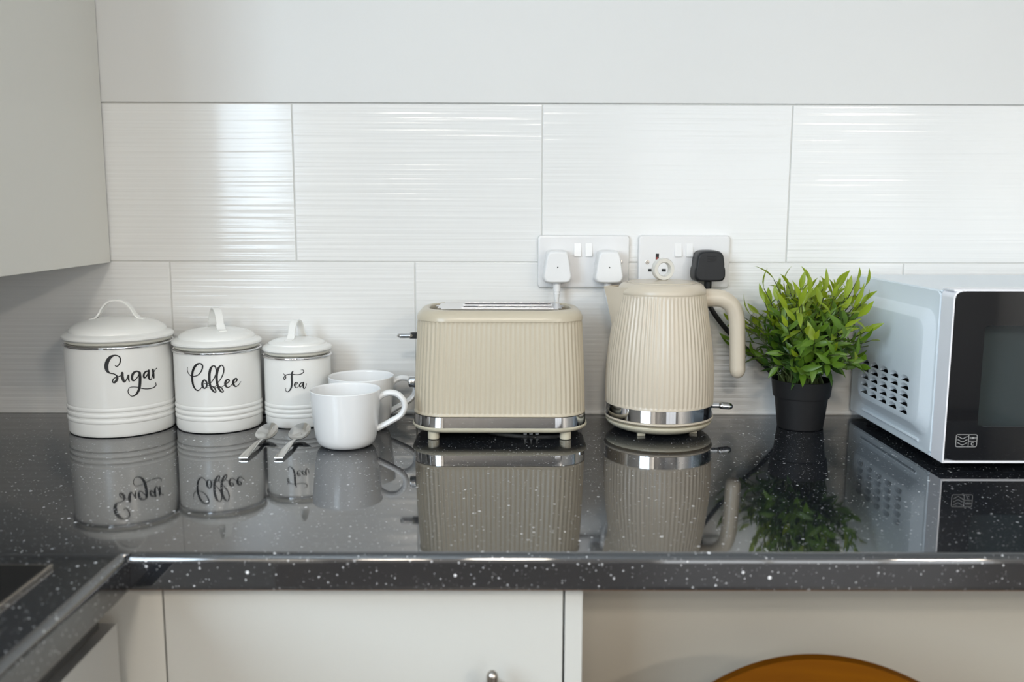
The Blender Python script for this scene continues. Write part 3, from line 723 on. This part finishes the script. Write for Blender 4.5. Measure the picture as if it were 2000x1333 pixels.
# ================================================================== kettle on its base
kx, ky = 0.1815, -0.0985
kb = empty('power_stand', (kx, ky, Z0), 'beige round power stand under the kettle, on small feet', 'kettle stand')
mk('dish', lathe([(0.055, 0.0045), (0.066, 0.0050), (0.0745, 0.0082), (0.0800, 0.0125), (0.0822, 0.0158), (0.0818, 0.0176), (0.0795, 0.0182), (0.001, 0.0182)], 96), M['beige_light'], kb, angle=60)
for a in (225, 315, 45, 135):
    mk('foot', box_vf(-.006, .006, -.005, .005, 0, .0075, .001), M['beige_light'], kb, (.0585 * math.cos(R(a + 10)), .0585 * math.sin(R(a + 10)), 0))
ke = empty('kettle', (kx, ky, Z0 + 0.0184), 'beige ribbed electric kettle with an open handle and ring topped lid', 'kettle')
def kr(z):
    T = [(0.0255, .0832), (0.045, .0834), (0.09, .0830), (0.12, .0808), (0.15, .0770), (0.18, .0722), (0.205, .0684), (0.220, .0668)]
    z = max(T[0][0], min(T[-1][0], z))
    for i in range(len(T) - 1):
        if z <= T[i + 1][0]:
            t_ = (z - T[i][0]) / (T[i + 1][0] - T[i][0])
            m0 = (T[i + 1][1] - T[max(i - 1, 0)][1]) / (T[i + 1][0] - T[max(i - 1, 0)][0]) * (T[i + 1][0] - T[i][0])
            m1 = (T[min(i + 2, len(T) - 1)][1] - T[i][1]) / (T[min(i + 2, len(T) - 1)][0] - T[i][0]) * (T[i + 1][0] - T[i][0])
            h = t_ * t_ * t_; s = t_ * t_
            return (2 * h - 3 * s + 1) * T[i][1] + (h - 2 * s + t_) * m0 + (-2 * h + 3 * s) * T[i + 1][1] + (h - s) * m1
KZ = 0.0184
NK = 72
def kamp(z):
    return 0.00050 * max(0, min(1, (z - .0462) / .003)) * max(0, min(1, (.2120 - z) / .003))
def krf(a, r, z):
    zz = z + KZ
    return r + kamp(zz) * math.cos(NK * a)
zs = [.0440, .0445, .0460, .0475, .0495] + [.055 + .0125 * i for i in range(12)] + [.2060, .2090, .2115, .2135]
prof = [(kr(z) + (.0006 if z < .0465 else 0), z - KZ) for z in zs]
mk('ribbed_body', lathe(prof, NK * 8, krf, cap0=True, cap1=False), M['kettle'], ke, angle=60)
mk('chrome_band', lathe([(.0826, .0250 - KZ), (.0836, .0255 - KZ), (.0836, .0440 - KZ), (.0826, .0445 - KZ)], 128), M['chrome'], ke, angle=50)
mk('lower_ring', lathe([(.0740, .0001), (.0748, .0018), (.0810, .0022), (.0836, .0030), (.0845, .0042), (.0845, .0054), (.0832, .0066)], 128), M['kettle'], ke, angle=60)
col = mk('collar', lathe([(kr(.213), .2130 - KZ), (.0680, .2138 - KZ), (.0680, .2165 - KZ), (.0668, .2208 - KZ), (.0640, .2252 - KZ), (.0602, .2282 - KZ), (.0560, .2298 - KZ), (.0535, .2298 - KZ), (.0525, .2286 - KZ)], 128, cap0=False, cap1=False), M['kettle'], ke, angle=60)
lid = mk('lid', lathe([(.0518, .2260 - KZ), (.0518, .2300 - KZ), (.0505, .2313 - KZ), (.0300, .2330 - KZ), (.001, .2336 - KZ)], 96), M['kettle'], ke, angle=50)
# ring pull: a flat band bent into a ring
V, F = [], []
n = 64; ring_prof = [(.0160, -.0062), (.0172, -.0040), (.0172, .0040), (.0160, .0062), (.0112, .0062), (.0100, .0045), (.0100, -.0045), (.0112, -.0062)]
for k in range(n):
    a = 2 * math.pi * k / n
    for (rr, yy) in ring_prof: V.append((rr * math.cos(a), yy, rr * math.sin(a)))
for k in range(n):
    for j in range(8): F.append([k * 8 + j, ((k + 1) % n) * 8 + j, ((k + 1) % n) * 8 + (j + 1) % 8, k * 8 + (j + 1) % 8])
mk('lid_ring', (V, F), M['ring'], lid, (0.0015, 0, .2498 - KZ), (0, 0, R(14)), angle=50)
# spout
V, F = [], []
NZ, NA = 14, 24
for i in range(NZ + 1):
    u = i / NZ
    z = .1580 + (.2235 - .1580) * u
    r0 = kr(z) - .0012
    tip = r0 + (.0905 - kr(.2235)) * (u ** 1.0)
    ha = R(5 + 27 * u ** 0.8)
    for k in range(NA + 1):
        s = -1 + 2 * k / NA
        a = math.pi + s * ha
        w_ = (1 - abs(s)) ** 0.92 if abs(s) > .12 else (1 - .12) ** .92 + (.12 - abs(s)) * .25
        bx_, by_ = r0 * math.cos(a), r0 * math.sin(a)
        # blend between the body surface and the straight sided beak
        side = Vector((r0 * math.cos(math.pi + ha * (1 if s > 0 else -1)), r0 * math.sin(math.pi + ha * (1 if s > 0 else -1))))
        t_ = 1 - abs(s)
        tt = min(1, t_ / .93)
        p = side.lerp(Vector((-tip, 0)), tt)
        if t_ > .93: p = Vector((-tip, p.y * 0.4))
        V.append((p.x, p.y, z - KZ))
for i in range(NZ):
    for k in range(NA):
        a = i * (NA + 1) + k
        F.append([a, a + 1, a + NA + 2, a + NA + 1])
# lip and sunken inside of the spout
top = NZ * (NA + 1)
n0 = len(V)
for k in range(NA + 1):
    v = V[top + k]; V.append((v[0] * .955 - .0012, v[1] * .88, .2235 - KZ + .0004))
for k in range(NA + 1):
    v = V[top + k]; V.append((v[0] * .945 - .0016, v[1] * .86, .2135 - KZ))
for k in range(NA):
    F.append([top + k, top + k + 1, n0 + k + 1, n0 + k])
    F.append([n0 + k, n0 + k + 1, n0 + NA + 2 + k, n0 + NA + 1 + k])
F.append([n0 + NA + 1 + k for k in range(NA + 1)])
mk('spout', (V, F), M['kettle'], ke, angle=50)
# handle
hp = [(.0600, 0, .2045), (.0780, 0, .2060), (.0950, 0, .2040), (.1090, 0, .1945), (.1165, 0, .1790), (.1190, 0, .1580), (.1205, 0, .1300), (.1220, 0, .0920)]
hp = [(a, b, c - KZ) for a, b, c in hp]
mk('handle', tube(hp, .0125, n=24, sub=8, cap_round=True, rads=[.0140, .0138, .0132, .0126, .0124, .0123, .0122, .0122], squash=(1.0, 1.0)), M['kettle'], ke, angle=60)
sw = mk('switch_lever', tube([(.0800, 0, .0365 - KZ), (.1000, 0, .0362 - KZ)], .0044, n=16, sub=3), M['chrome'], ke)
mk('switch_cap', tube([(.0990, 0, .0362 - KZ), (.1040, 0, .0358 - KZ), (.1110, 0, .0352 - KZ)], .0062, n=16, sub=5, cap_round=True, squash=(1.2, .9)), M['chrome'], sw)

# ================================================================== sockets and plugs
def socket(x0, x1, lab, plain_left):
    xc = (x0 + x1) / 2; zc_ = 0.2560
    t_ = empty('wall_socket', (xc, 0, Z0 + zc_), lab, 'socket')
    hw = (x1 - x0) / 2
    # plate: lofted outwards (local z up), slight pillow
    V, F = [], []
    lvl = [(0.0, hw, .0430, .004), (-.0050, hw, .0430, .004), (-.0085, hw - .0012, .0418, .004), (-.0098, hw - .0045, .0385, .004)]
    n = 96
    for (yy, a, b, r_) in lvl:
        for (p, q) in rrect(a, b, r_, n): V.append((p[0], yy - .0004, p[1]))
    for i in range(len(lvl) - 1):
        for k in range(n):
            a, b = i * n + k, i * n + (k + 1) % n
            F.append([a, b, b + n, a + n])
    F.append([(len(lvl) - 1) * n + k for k in range(n)])
    mk('plate', (V, F), M['socket_plastic'], t_)
    f = -.0102
    for sx in (-.0092, .0092):
        V, F = box_vf(-.0055, .0055, -.0010, .0040, -.0108, .0108, .0005)
        V = [(v.x, v.y - .0012 - .0022 * (-v.z / .0108) * .9, v.z) for v in V]
        mk('rocker_switch', (V, F), M['white_plastic'], t_, (sx - .001, f, .0195))
    for sx in (-.0600, .0600):
        sc_ = mk('screw', xf(lathe([(.0034, 0), (.0034, .0006), (.0026, .0010)], 20), Matrix.Rotation(R(90), 4, 'X')), M['nickel'], t_, (sx, f + .0004, -.0005))
        mk('screw_slot', box_vf(-.0024, .0024, -.0003, .0003, -.0004, .0004), M['black'], sc_, (0, -.0010, 0), (0, R(35), 0))
    for sx in (-.0430, .0430):
        if not plain_left and sx < 0: pass
        mk('earth_hole', box_vf(-.0026, .0026, -.0004, .0006, -.0050, .0050), M['black'], t_, (sx - .001, f, .0085))
        mk('earth_shutter', box_vf(-.0016, .0016, -.0007, .0004, -.0048, -.0010), M['red'], t_, (sx - .001, f, .0085))
        for dx in (-.0110, .0110):
            mk('pin_hole', box_vf(-.0034, .0034, -.0004, .0006, -.0022, .0022), M['black_plastic'], t_, (sx - .001 + dx, f, -.0135))
    return t_
socket(-0.0066, 0.1430, 'white double wall socket holding the two white plugs', False)
socket(0.1575, 0.3070, 'white double wall socket holding the black plug, left outlet empty', True)

def plug(x, z, lab, m, outline, path, cr, ribs, depth=.037):
    t_ = empty('plug', (x, -.0108, Z0 + z), lab, 'plug')
    lvl = [(0.0, 1.0), (-depth * .55, 1.0), (-depth * .80, .975), (-depth * .93, .93), (-depth, .82)]
    V, F = [], []
    n = len(outline)
    for (yy, s) in lvl:
        for (a, b) in outline: V.append((a * s, yy, b * s))
    for i in range(len(lvl) - 1):
        for k in range(n):
            a, b = i * n + k, i * n + (k + 1) % n
            F.append([a, b, b + n, a + n])
    F.append(list(range(n))[::-1]); F.append([(len(lvl) - 1) * n + k for k in range(n)])
    mk('body', (V, F), m, t_, angle=50)
    zb = min(b for a, b in outline)
    # strain relief sleeve with grooves
    pts, rads = [], []
    yy = -depth * .5
    st = tube([(0, yy, zb + .004), (0, yy, zb - .010)], .0062, n=16, sub=0)
    parts = [st]
    for k in range(ribs):
        za = zb - .010 - k * .0046
        parts.append(tube([(0, yy, za + .0005), (0, yy, za - .0034)], .0058 - k * .0006, n=16, sub=0))
        parts.append(tube([(0, yy, za - .003), (0, yy, za - .0050)], .0040 - k * .0003, n=12, sub=0))
    mk('strain_relief', join(*parts), m, t_)
    mk('cable', tube([(0, yy, zb - .008)] + path, cr, n=12, sub=8), m, t_, angle=60)
    return t_
def sm_outline(pts, sub=5):
    P = [Vector((a, b, 0)) for a, b in pts]
    n = len(P); out = []
    for i in range(n):
        p0, p1, p2, p3 = P[i - 1], P[i], P[(i + 1) % n], P[(i + 2) % n]
        for k in range(sub):
            t = k / sub
            q = 0.5 * ((2 * p1) + (p2 - p0) * t + (2 * p0 - 5 * p1 + 4 * p2 - p3) * t * t + (3 * p1 - p0 - 3 * p2 + p3) * t ** 3)
            out.append((q.x, q.y))
    return out
wo = sm_outline([(-.0105, .0262), (.0105, .0262), (.0165, .0225), (.0190, .0130), (.0222, -.0080), (.0232, -.0175), (.0195, -.0245), (.0100, -.0262), (-.0100, -.0262), (-.0195, -.0245), (-.0232, -.0175), (-.0222, -.0080), (-.0190, .0130), (-.0165, .0225)])
bo = sm_outline([(-.0120, .0270), (.0120, .0270), (.0205, .0215), (.0232, .0090), (.0236, .0020), (.0252, -.0030), (.0252, -.0150), (.0205, -.0215), (.0090, -.0225), (-.0090, -.0225), (-.0205, -.0215), (-.0252, -.0150), (-.0252, -.0030), (-.0236, .0020), (-.0232, .0090), (-.0205, .0215)])
# cable paths are relative to the plug
p1 = plug(0.0240, 0.2490, 'white plug in the left outlet, its cable running down behind the toaster', M['white_plastic'], wo,
     [(0.000, -.018, -.060), (-.004, -.016, -.085), (-.006, -.006, -.120), (.010, -.002, -.150), (.036, -.003, -.166), (.0435, -.004, -.182), (.0425, -.003, -.205), (.038, -.002, -.2445)], .0034, 4)
p2 = plug(0.1065, 0.2490, 'white plug in the right outlet of its socket, above the kettle spout', M['white_plastic'], wo,
     [(0.002, -.018, -.060), (.020, -.010, -.105), (.050, .001, -.160), (.075, .003, -.225), (.090, .002, -.2445)], .0034, 3)
p3 = plug(0.2680, 0.2485, 'black plug with a black cable running down behind the plant', M['black_plastic'], bo,
     [(0.001, -.018, -.052), (.006, -.020, -.066), (.020, -.020, -.086), (.040, -.014, -.108), (.070, -.004, -.135), (.105, .001, -.165), (.132, .002, -.200), (.145, .002, -.232), (.142, .001, -.2445), (.128, .001, -.2445)], .0040, 3)
for pp in (p1, p2):
    mk('centre_mark', xf(lathe([(.0011, 0), (.0011, .0005)], 12), Matrix.Rotation(R(90), 4, 'X')), M['black_plastic'], pp, (0, -.0370, 0))
for q in range(4):
    mk('grip_ridge', box_vf(-.0068, .0068, -.0006, .0008, -.0005, .0005, .0003), M['black_plastic'], p3, (0.001, -.0372, .0185 - q * .0024))

# ================================================================== potted plant
px_, py_ = 0.4085, -0.0885
pl = empty('potted_plant', (px_, py_, Z0), 'bushy green artificial grass plant in a black plastic pot', 'plant')
mk('pot', lathe([(0.020, 0.002), (0.0335, 0.0), (0.0352, 0.0012), (0.0405, 0.0490), (0.0428, 0.0495), (0.0436, 0.0515), (0.0462, 0.0735), (0.0464, 0.0765), (0.0450, 0.0772), (0.0436, 0.0762), (0.0425, 0.066)], 72, cap1=False), M['pot'], pl)
mk('soil', lathe([(0.0428, 0.0660), (0.030, 0.069), (0.001, 0.0705)], 36, cap0=False), M['soil'], pl)

def leaf_vf(L_, W_, curve, fold):
    """a narrow pointed leaf along +y, folded along its midrib"""
    V, F = [], []
    st = [(0.0, .10), (.14, .55), (.32, .95), (.52, 1.0), (.74, .68), (.90, .28), (1.0, 0.0)]
    for (u, w_) in st:
        y = L_ * u; z = -curve * L_ * u * u
        hw = W_ * .5 * w_
        V += [(-hw, y, z + fold * hw), (0, y, z), (hw, y, z + fold * hw)]
    for i in range(len(st) - 1):
        for k in range(2):
            a = i * 3 + k
            F.append([a, a + 1, a + 4, a + 3])
    return V, F
LV = [leaf_vf(0.031, 0.0098, .22, .40), leaf_vf(0.024, 0.0088, .08, .50), leaf_vf(0.037, 0.0080, .34, .40)]
LM = {}
for i, vf in enumerate(LV):
    for j, m_ in enumerate(LEAF):
        me = bpy.data.meshes.new('leaf'); me.from_pydata(vf[0], [], vf[1]); finish(me, m_, angle=60); LM[i, j] = me
rng = random.Random(11)
CAMP = Vector((-0.0547, -1.4966, 0.3388))
def bad(p):
    q = (p.x + px_, p.y + py_, p.z)
    if q[1] > -0.006 or q[2] < 0.004: return True
    if q[0] > 0.492 and q[2] < .245: return True
    if q[0] < 0.332 and q[1] < -0.062 and q[2] < .235: return True
    if q[0] < 0.272 and q[2] < .24: return True
    return False
stems, leaves = [], []
tries = 0
while len(stems) < 155 and tries < 6000:
    tries += 1
    az = rng.uniform(0, 2 * math.pi)
    u = rng.random()
    tilt = R(4 + 86 * u ** 0.62)                       # from upright to nearly flat
    # bush silhouette: a dome wider than high
    reach = 0.122 * math.cos(tilt) ** 0.6 + 0.098 * math.sin(tilt)
    Ln = reach * rng.uniform(0.80, 1.04)
    if abs(math.sin(az)) > .6 and math.sin(az) > 0: Ln *= 0.72
    b0 = Vector((rng.uniform(-.028, .028), rng.uniform(-.028, .028), 0.068))
    d = Vector((math.sin(tilt) * math.cos(az), math.sin(tilt) * math.sin(az), math.cos(tilt)))
    up0 = Vector((d.x * .45, d.y * .45, 1)).normalized()
    c1 = b0 + up0 * Ln * .42
    e = b0 + up0 * Ln * .38 + d * Ln * .72
    if rng.random() < .25: e.z -= .012
    if bad(e) or bad(c1) or bad(e + (e - c1).normalized() * .02): continue
    P = [b0, c1, e]
    pts = [P[0] * (1 - s) ** 2 + P[1] * 2 * s * (1 - s) + P[2] * s * s for s in [k / 7 for k in range(8)]]
    si = len(stems); stems.append(pts)
    nl = rng.randint(9, 12)
    for q in range(nl):
        s = 0.30 + 0.70 * q / (nl - 1)
        f = s * 7; i0 = min(int(f), 6); base = pts[i0].lerp(pts[i0 + 1], f - i0)
        tg = (pts[i0 + 1] - pts[i0]).normalized()
        last = q == nl - 1
        spread = R(rng.uniform(5, 18)) if last else R(rng.uniform(28, 68))
        roll = q * 2.4 + rng.uniform(-.5, .5)
        ax = tg.orthogonal().normalized(); ax.rotate(Matrix.Rotation(roll, 3, tg))
        ld = (tg * math.cos(spread) + ax * math.sin(spread)).normalized()
        ld = (ld + Vector((0, 0, .18))).normalized()
        kind = rng.choice([0, 0, 1, 2])
        ln_ = [0.031, 0.024, 0.037][kind]
        sc_ = rng.uniform(.72, 1.08)
        if bad(base + ld * ln_ * sc_): continue
        zt = tg - ld * tg.dot(ld)
        if zt.length < 1e-3: zt = ld.orthogonal()
        zt.normalize()
        xv = ld.cross(zt).normalized()
        Mx = Matrix((( xv.x, ld.x, zt.x), (xv.y, ld.y, zt.y), (xv.z, ld.z, zt.z)))
        # paler leaves towards the stem ends and higher up, darker ones lower down
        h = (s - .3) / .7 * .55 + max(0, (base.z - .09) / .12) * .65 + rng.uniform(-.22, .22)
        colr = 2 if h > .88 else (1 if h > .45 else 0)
        leaves.append((si, kind, colr, base, Mx, sc_))
stem_obj = []
for pts in stems:
    o = mk('stem', tube(pts, .0010, n=5, sub=0, rads=[.0013, .0007]), M['stem'], pl)
    stem_obj.append(o)
def seen(l):     # the leaves nearest the camera side and the outside of the bush show largest
    p = l[3]
    return (p + Vector((px_, py_, 0)) - CAMP).length - 0.35 * Vector((p.x, p.y, p.z - .12)).length
leaves.sort(key=seen)
for (si, kind, colr, base, Mx, sc_) in leaves[:300]:
    o = inst('leaf', LM[kind, colr], stem_obj[si])
    o.matrix_local = Matrix.Translation(base) @ Mx.to_4x4() @ Matrix.Scale(sc_, 4)
V, F, MI = [], [], []
for (si, kind, colr, base, Mx, sc_) in leaves[300:]:
    n0 = len(V)
    for v in LV[kind][0]: V.append(Mx @ (Vector(v) * sc_) + base)
    for f in LV[kind][1]:
        F.append([i + n0 for i in f]); MI.append(colr)
fo = mk('foliage', (V, F, MI), LEAF, pl, angle=60, fix=False)
fo['kind'] = 'stuff'
print('plant', len(stems), len(leaves))

# ================================================================== microwave
mw = empty('microwave', (0.516, -0.012, Z0), 'white microwave oven with a black glass door at the right edge', 'microwave')
BD = 0.291            # depth of the body; local y runs 0 .. -BD, door beyond
ZB, ZT = 0.0105, 0.2365
WM = 0.44
mk('body', join(box_vf(0.014, WM, -BD, -.001, ZB, ZT - .0005, .0), box_vf(0.0005, WM, -BD, -.0005, ZT - .004, ZT, .0018), box_vf(0.0005, .016, -BD, -.0005, ZB, ZB + .004, .0012), box_vf(0.0005, .016, -.0045, -.0005, ZB + .002, ZT - .003)), M['mw_white'], mw)
# side panel with a raised, round cornered field and rows of pressed louvres
def rect_loop(hw, hd, n):
    # points of a sharp cornered rectangle, matched in angle to the rounded loops around it
    out = []
    for (p, q) in rrect(.1085, .0725, .019, n):
        k = max(abs(p[0]) / .1085, abs(p[1]) / .0725)
        out.append(((p[0] / k * hw / .1085, p[1] / k * hd / .0725), q))
    # snap the nearest point to every corner
    for sx in (-1, 1):
        for sy in (-1, 1):
            i = min(range(n), key=lambda j: (out[j][0][0] - sx * hw) ** 2 + (out[j][0][1] - sy * hd) ** 2)
            out[i] = ((sx * hw, sy * hd), out[i][1])
    return out
def side_panel():
    V, F = [], []
    N = 96
    cy_, cz_ = -BD / 2, (ZB + ZT) / 2
    def loop(hy, hz, r, x, oy=0, oz=0):
        i0 = len(V)
        for (p, q) in rrect(hy, hz, r, N): V.append((x, cy_ + oy + p[0], cz_ + oz + p[1]))
        return i0
    hy, hz = BD / 2 - .0005, (ZT - ZB) / 2 - .0008
    L0 = loop(hy, hz, .002, .0060); L1 = loop(hy, hz, .003, .0016); L2 = loop(hy - .0015, hz - .0015, .004, 0.0)
    oy, oz = -.012, -.003
    L3 = loop(.1275, .0885, .024, 0.0, oy, oz)
    L4 = loop(.1260, .0870, .024, -.0008, oy, oz)
    L5 = loop(.1105, .0745, .020, -.0085, oy, oz)
    L6 = loop(.1085, .0725, .019, -.0092, oy, oz)
    # field with a rectangular window for the louvre block
    y0, y1, z0, z1 = VB
    hyb, hzb = (y1 - y0) / 2, (z1 - z0) / 2
    i0 = len(V)
    for (p, q) in rect_loop(hyb, hzb, N): V.append((-.0092, (y0 + y1) / 2 + p[0], (z0 + z1) / 2 + p[1]))
    seq = [L0, L1, L2, L3, L4, L5, L6, i0]
    for a, b in zip(seq, seq[1:]):
        for k in range(N):
            F.append([a + k, a + (k + 1) % N, b + (k + 1) % N, b + k])
    # louvre cells
    for c in range(5):
        for r_ in range(5):
            ca, cb = y0 + (y1 - y0) * c / 5, y0 + (y1 - y0) * (c + 1) / 5
            da, db = z0 + (z1 - z0) * r_ / 5, z0 + (z1 - z0) * (r_ + 1) / 5
            rect = [(ca + (cb - ca) * k / 4, da) for k in range(4)] + [(cb, da + (db - da) * k / 4) for k in range(4)] + [(cb - (cb - ca) * k / 4, db) for k in range(4)] + [(ca, db - (db - da) * k / 4) for k in range(4)]
            hole = half_disc((ca + cb) / 2, (da + db) / 2)
            i1 = len(V)
            for (yy, zz) in rect: V.append((-.0092, yy, zz))
            for (yy, zz) in hole: V.append((-.0092, yy, zz))
            for k in range(16):
                F.append([i1 + k, i1 + (k + 1) % 16, i1 + 16 + (k + 1) % 16, i1 + 16 + k])
    return V, F
VB = (-.2380, -.0600, .0535, .1115)          # louvre block: y0, y1, z0, z1 (local)
HWV, HHV = .0140, .0085
def half_disc(cy_, cz_):
    zb = cz_ - HHV / 2
    pts = [(cy_ - HWV + 2 * HWV * k / 4, zb) for k in range(4)]
    for k in range(12):
        a = math.pi * k / 12
        pts.append((cy_ + HWV * math.cos(a), zb + HHV * math.sin(a) ** 0.8 if math.sin(a) > 0 else zb))
    return pts
sp_ = mk('side_panel', side_panel(), M['mw_white'], mw, angle=30)
mk('vent_shade', box_vf(.0100, .0130, -.262, -.045, .030, .125), M['black'], mw)  # black sheet put in for the shade inside the louvre openings
# pressed scoops: the upper part of every opening slopes inwards
V, F = [], []
for j, dep in ((0, 0.0), (1, .0035)):
    for k in range(13):
        a = math.pi * k / 12
        yy = HWV * math.cos(a); zz = -HHV / 2 + HHV * (math.sin(a) ** .8 if math.sin(a) > 1e-9 else 0)
        if j == 1: zz = max(-HHV / 2 + .0004, zz - .0050); yy *= .97
        V.append((dep, yy, zz))
for k in range(12): F.append([k, k + 1, 13 + k + 1, 13 + k])
lme = bpy.data.meshes.new('louvre'); lme.from_pydata(V, [], F); finish(lme, M['mw_white'], angle=60)
for c in range(5):
    for r_ in range(5):
        cyc = VB[0] + (VB[1] - VB[0]) * (c + .5) / 5; czc = VB[2] + (VB[3] - VB[2]) * (r_ + .5) / 5
        inst('louvre', lme, sp_, (-.0092, cyc, czc))
mk('side_ridge', tube([(0.0, -.055, .0235), (0.0, -.255, .0235)], .0022, n=8, sub=0), M['mw_white'], sp_)
for (fx, fy) in ((.03, -.03), (.03, -.262), (.40, -.03), (.40, -.262)):
    mk('foot', lathe([(.011, 0), (.011, .009), (.013, .0110)], 20), M['black_plastic'], mw, (fx, fy, 0))
# door: white surround, black glass, tinted window, cavity behind
FD = -(0.337 - 0.012)         # local y of the door front
dz0, dz1 = 0.0105, 0.2415
door = mk('door', join(box_vf(0.0005, .0035, FD + .0025, -BD - .0012, dz0, dz1 - .012, .0008), box_vf(0.0010, WM, FD + .0015, -BD - .0012, dz1 - .0045, dz1 - .0015, .0008),
                       box_vf(0.0010, WM, FD, -BD - .0012, dz0, dz0 + .0035, .0008), box_vf(0.0005, .0028, FD, FD + .004, dz0, dz1 - .012, .0006)), M['mw_edge'], mw)
# rounded upper left corner of the surround
V, F = [], []
for k in range(9):
    a = R(90 + 90 * k / 8)
    for (rr, yy) in ((.0110, FD), (.0110, -BD - .0012), (.0085, -BD - .0012), (.0085, FD)):
        V.append((.0115 + rr * math.cos(a), yy, dz1 - .0130 + rr * math.sin(a)))
for k in range(8):
    for j in range(4): F.append([k * 4 + j, k * 4 + (j + 1) % 4, (k + 1) * 4 + (j + 1) % 4, (k + 1) * 4 + j])
mk('corner', (V, F), M['mw_edge'], door)
# window opening in the glass
wx0, wx1, wz0, wz1 = .0440, .3050, .0600, .1930
gl0, gl1, gz0, gz1 = .0032, WM - .001, dz0 + .0034, dz1 - .0040
yy = FD + .0008
def glass_front():
    N = 96; V, F = [], []
    cx_, cz_ = (gl0 + gl1) / 2, (gz0 + gz1) / 2
    wx_, wz_ = (wx0 + wx1) / 2, (wz0 + wz1) / 2
    V += [(cx_ + p[0], yy, cz_ + p[1]) for p, q in rrect((gl1 - gl0) / 2, (gz1 - gz0) / 2, .0085, N)]
    V += [(wx_ + p[0], yy, wz_ + p[1]) for p, q in rrect((wx1 - wx0) / 2, (wz1 - wz0) / 2, .003, N)]
    V += [(v[0], yy + .004, v[2]) for v in V[N:2 * N]]
    for a, b in ((0, N), (N, 2 * N)):
        for k in range(N): F.append([a + k, a + (k + 1) % N, b + (k + 1) % N, b + k])
    return V, F
mk('glass', glass_front(), M['mw_glass'], door, angle=30)
mk('window_pane', box_vf(wx0 + .0005, wx1 - .0005, yy + .0012, yy + .0022, wz0 + .0005, wz1 - .0005), M['tinted_pane'], door)
cav = mk('cavity', join(box_vf(wx0 - .012, wx1 + .01, -.020, -.018, .030, .215), box_vf(wx0 - .014, wx0 - .012, -BD, -.018, .030, .215), box_vf(wx1 + .01, wx1 + .012, -BD, -.018, .030, .215), box_vf(wx0 - .012, wx1 + .01, -BD, -.018, .028, .030), box_vf(wx0 - .012, wx1 + .01, -BD, -.018, .215, .217)), M['cavity'], mw)
mk('turntable', lathe([(.001, 0.0), (.118, 0.0), (.124, .006), (.126, .006), (.121, -.003), (.001, -.003)], 64), M['chrome'], mw, ((wx0 + wx1) / 2, -.155, .042))
# microwave symbol printed on the glass
ic = []
ix0, ix1, iz0, iz1 = .0172, .0447, .0326, .0491
lw = .00045
def line(*p): ic.append(ribbon2d([(a, b, lw) for a, b in p], 0))
fr = [((ix0 + ix1) / 2 + p[0], (iz0 + iz1) / 2 + p[1]) for p, q in rrect((ix1 - ix0) / 2, (iz1 - iz0) / 2, .0018, 48)]
line(*(fr + fr[:1]))
xm = ix0 + (ix1 - ix0) * .60
line((xm, iz0), (xm, iz1)); zm_ = iz0 + (iz1 - iz0) * .47
line((xm, zm_), (ix1, zm_))
for k in range(3):
    zz = iz0 + (iz1 - iz0) * (.24 + .26 * k)
    line(*[(ix0 + .0022 + (xm - ix0 - .0040) * s / 14, zz + .0014 * math.cos(2 * math.pi * s / 14) * (1 if s < 99 else 1)) for s in range(15)])
ic.append(ribbon2d([(xm + .0025, iz1 - .0045, .0013), (ix1 - .0020, iz1 - .0045, .0013)], 0))
cc = ((xm + ix1) / 2, iz0 + .0040)
line(*[(cc[0] + .0017 * math.cos(R(a)), cc[1] + .0019 * math.sin(R(a))) for a in range(50, 311, 26)])
V, F = [], []
for li, (v2, f2) in enumerate(ic):
    n0 = len(V); V += [(a, yy - .0002 - .00001 * li, b) for a, b in v2]; F += [[i + n0 for i in f] for f in f2]
o = mk('printed_symbol', (V, F), M['print_grey'], door, smooth=False, fix=False)
o['label'] = 'small grey microwave symbol'

# ================================================================== chair standing with its back to the worktop
ch = empty('chair', (0.250, -0.775, 0), 'orange brown chair with a round topped wooden back, standing against the worktop', 'chair', R(171))
SH = 0.44
# bent backrest: a shallow dished shell with a rounded top edge (local -y is the back)
def backrest():
    V, F = [], []
    nu, nv = 36, 16
    for side in (0, 1):
        for j in range(nv + 1):
            v = j / nv
            for i in range(nu + 1):
                u = -1 + 2 * i / nu
                top = 0.784 - 0.080 * abs(u) ** 2.1
                bot = 0.50 + 0.05 * abs(u) ** 2
                x = u * 0.195
                z = bot + (top - bot) * v
                y = -0.118 + 0.055 * u * u - 0.045 * (z - .5) / .27
                V.append((x, y + (0.012 if side else 0), z))
    n = (nu + 1) * (nv + 1)
    for side in (0, 1):
        for j in range(nv):
            for i in range(nu):
                a = side * n + j * (nu + 1) + i
                F.append([a, a + 1, a + nu + 2, a + nu + 1])
    for i in range(nu):
        for j in (0, nv):
            a = j * (nu + 1) + i; F.append([a, a + 1, a + 1 + n, a + n])
    for j in range(nv):
        for i in (0, nu):
            a = j * (nu + 1) + i; F.append([a, a + nu + 1, a + nu + 1 + n, a + n])
    return V, F
mk('backrest', backrest(), M['wood'], ch, angle=40)
mk('seat', loft([(SH - .014, .180, .130, .07), (SH - .012, .190, .138, .075), (SH - .003, .192, .140, .075), (SH, .185, .134, .07)], 80), M['wood'], ch, angle=50)
for sx in (-1, 1):
    mk('back_support', tube([(sx * .12, -.105, SH - .01), (sx * .125, -.098, .50), (sx * .125, -.106, .60)], .009, n=12, sub=6), M['nickel'], ch)
    for sy in (-1, 1):
        mk('leg', tube([(sx * .13, sy * .10, SH - .012), (sx * .165, sy * .125, 0.0)], .011, n=14, sub=0, rads=[.012, .009]), M['nickel'], ch)
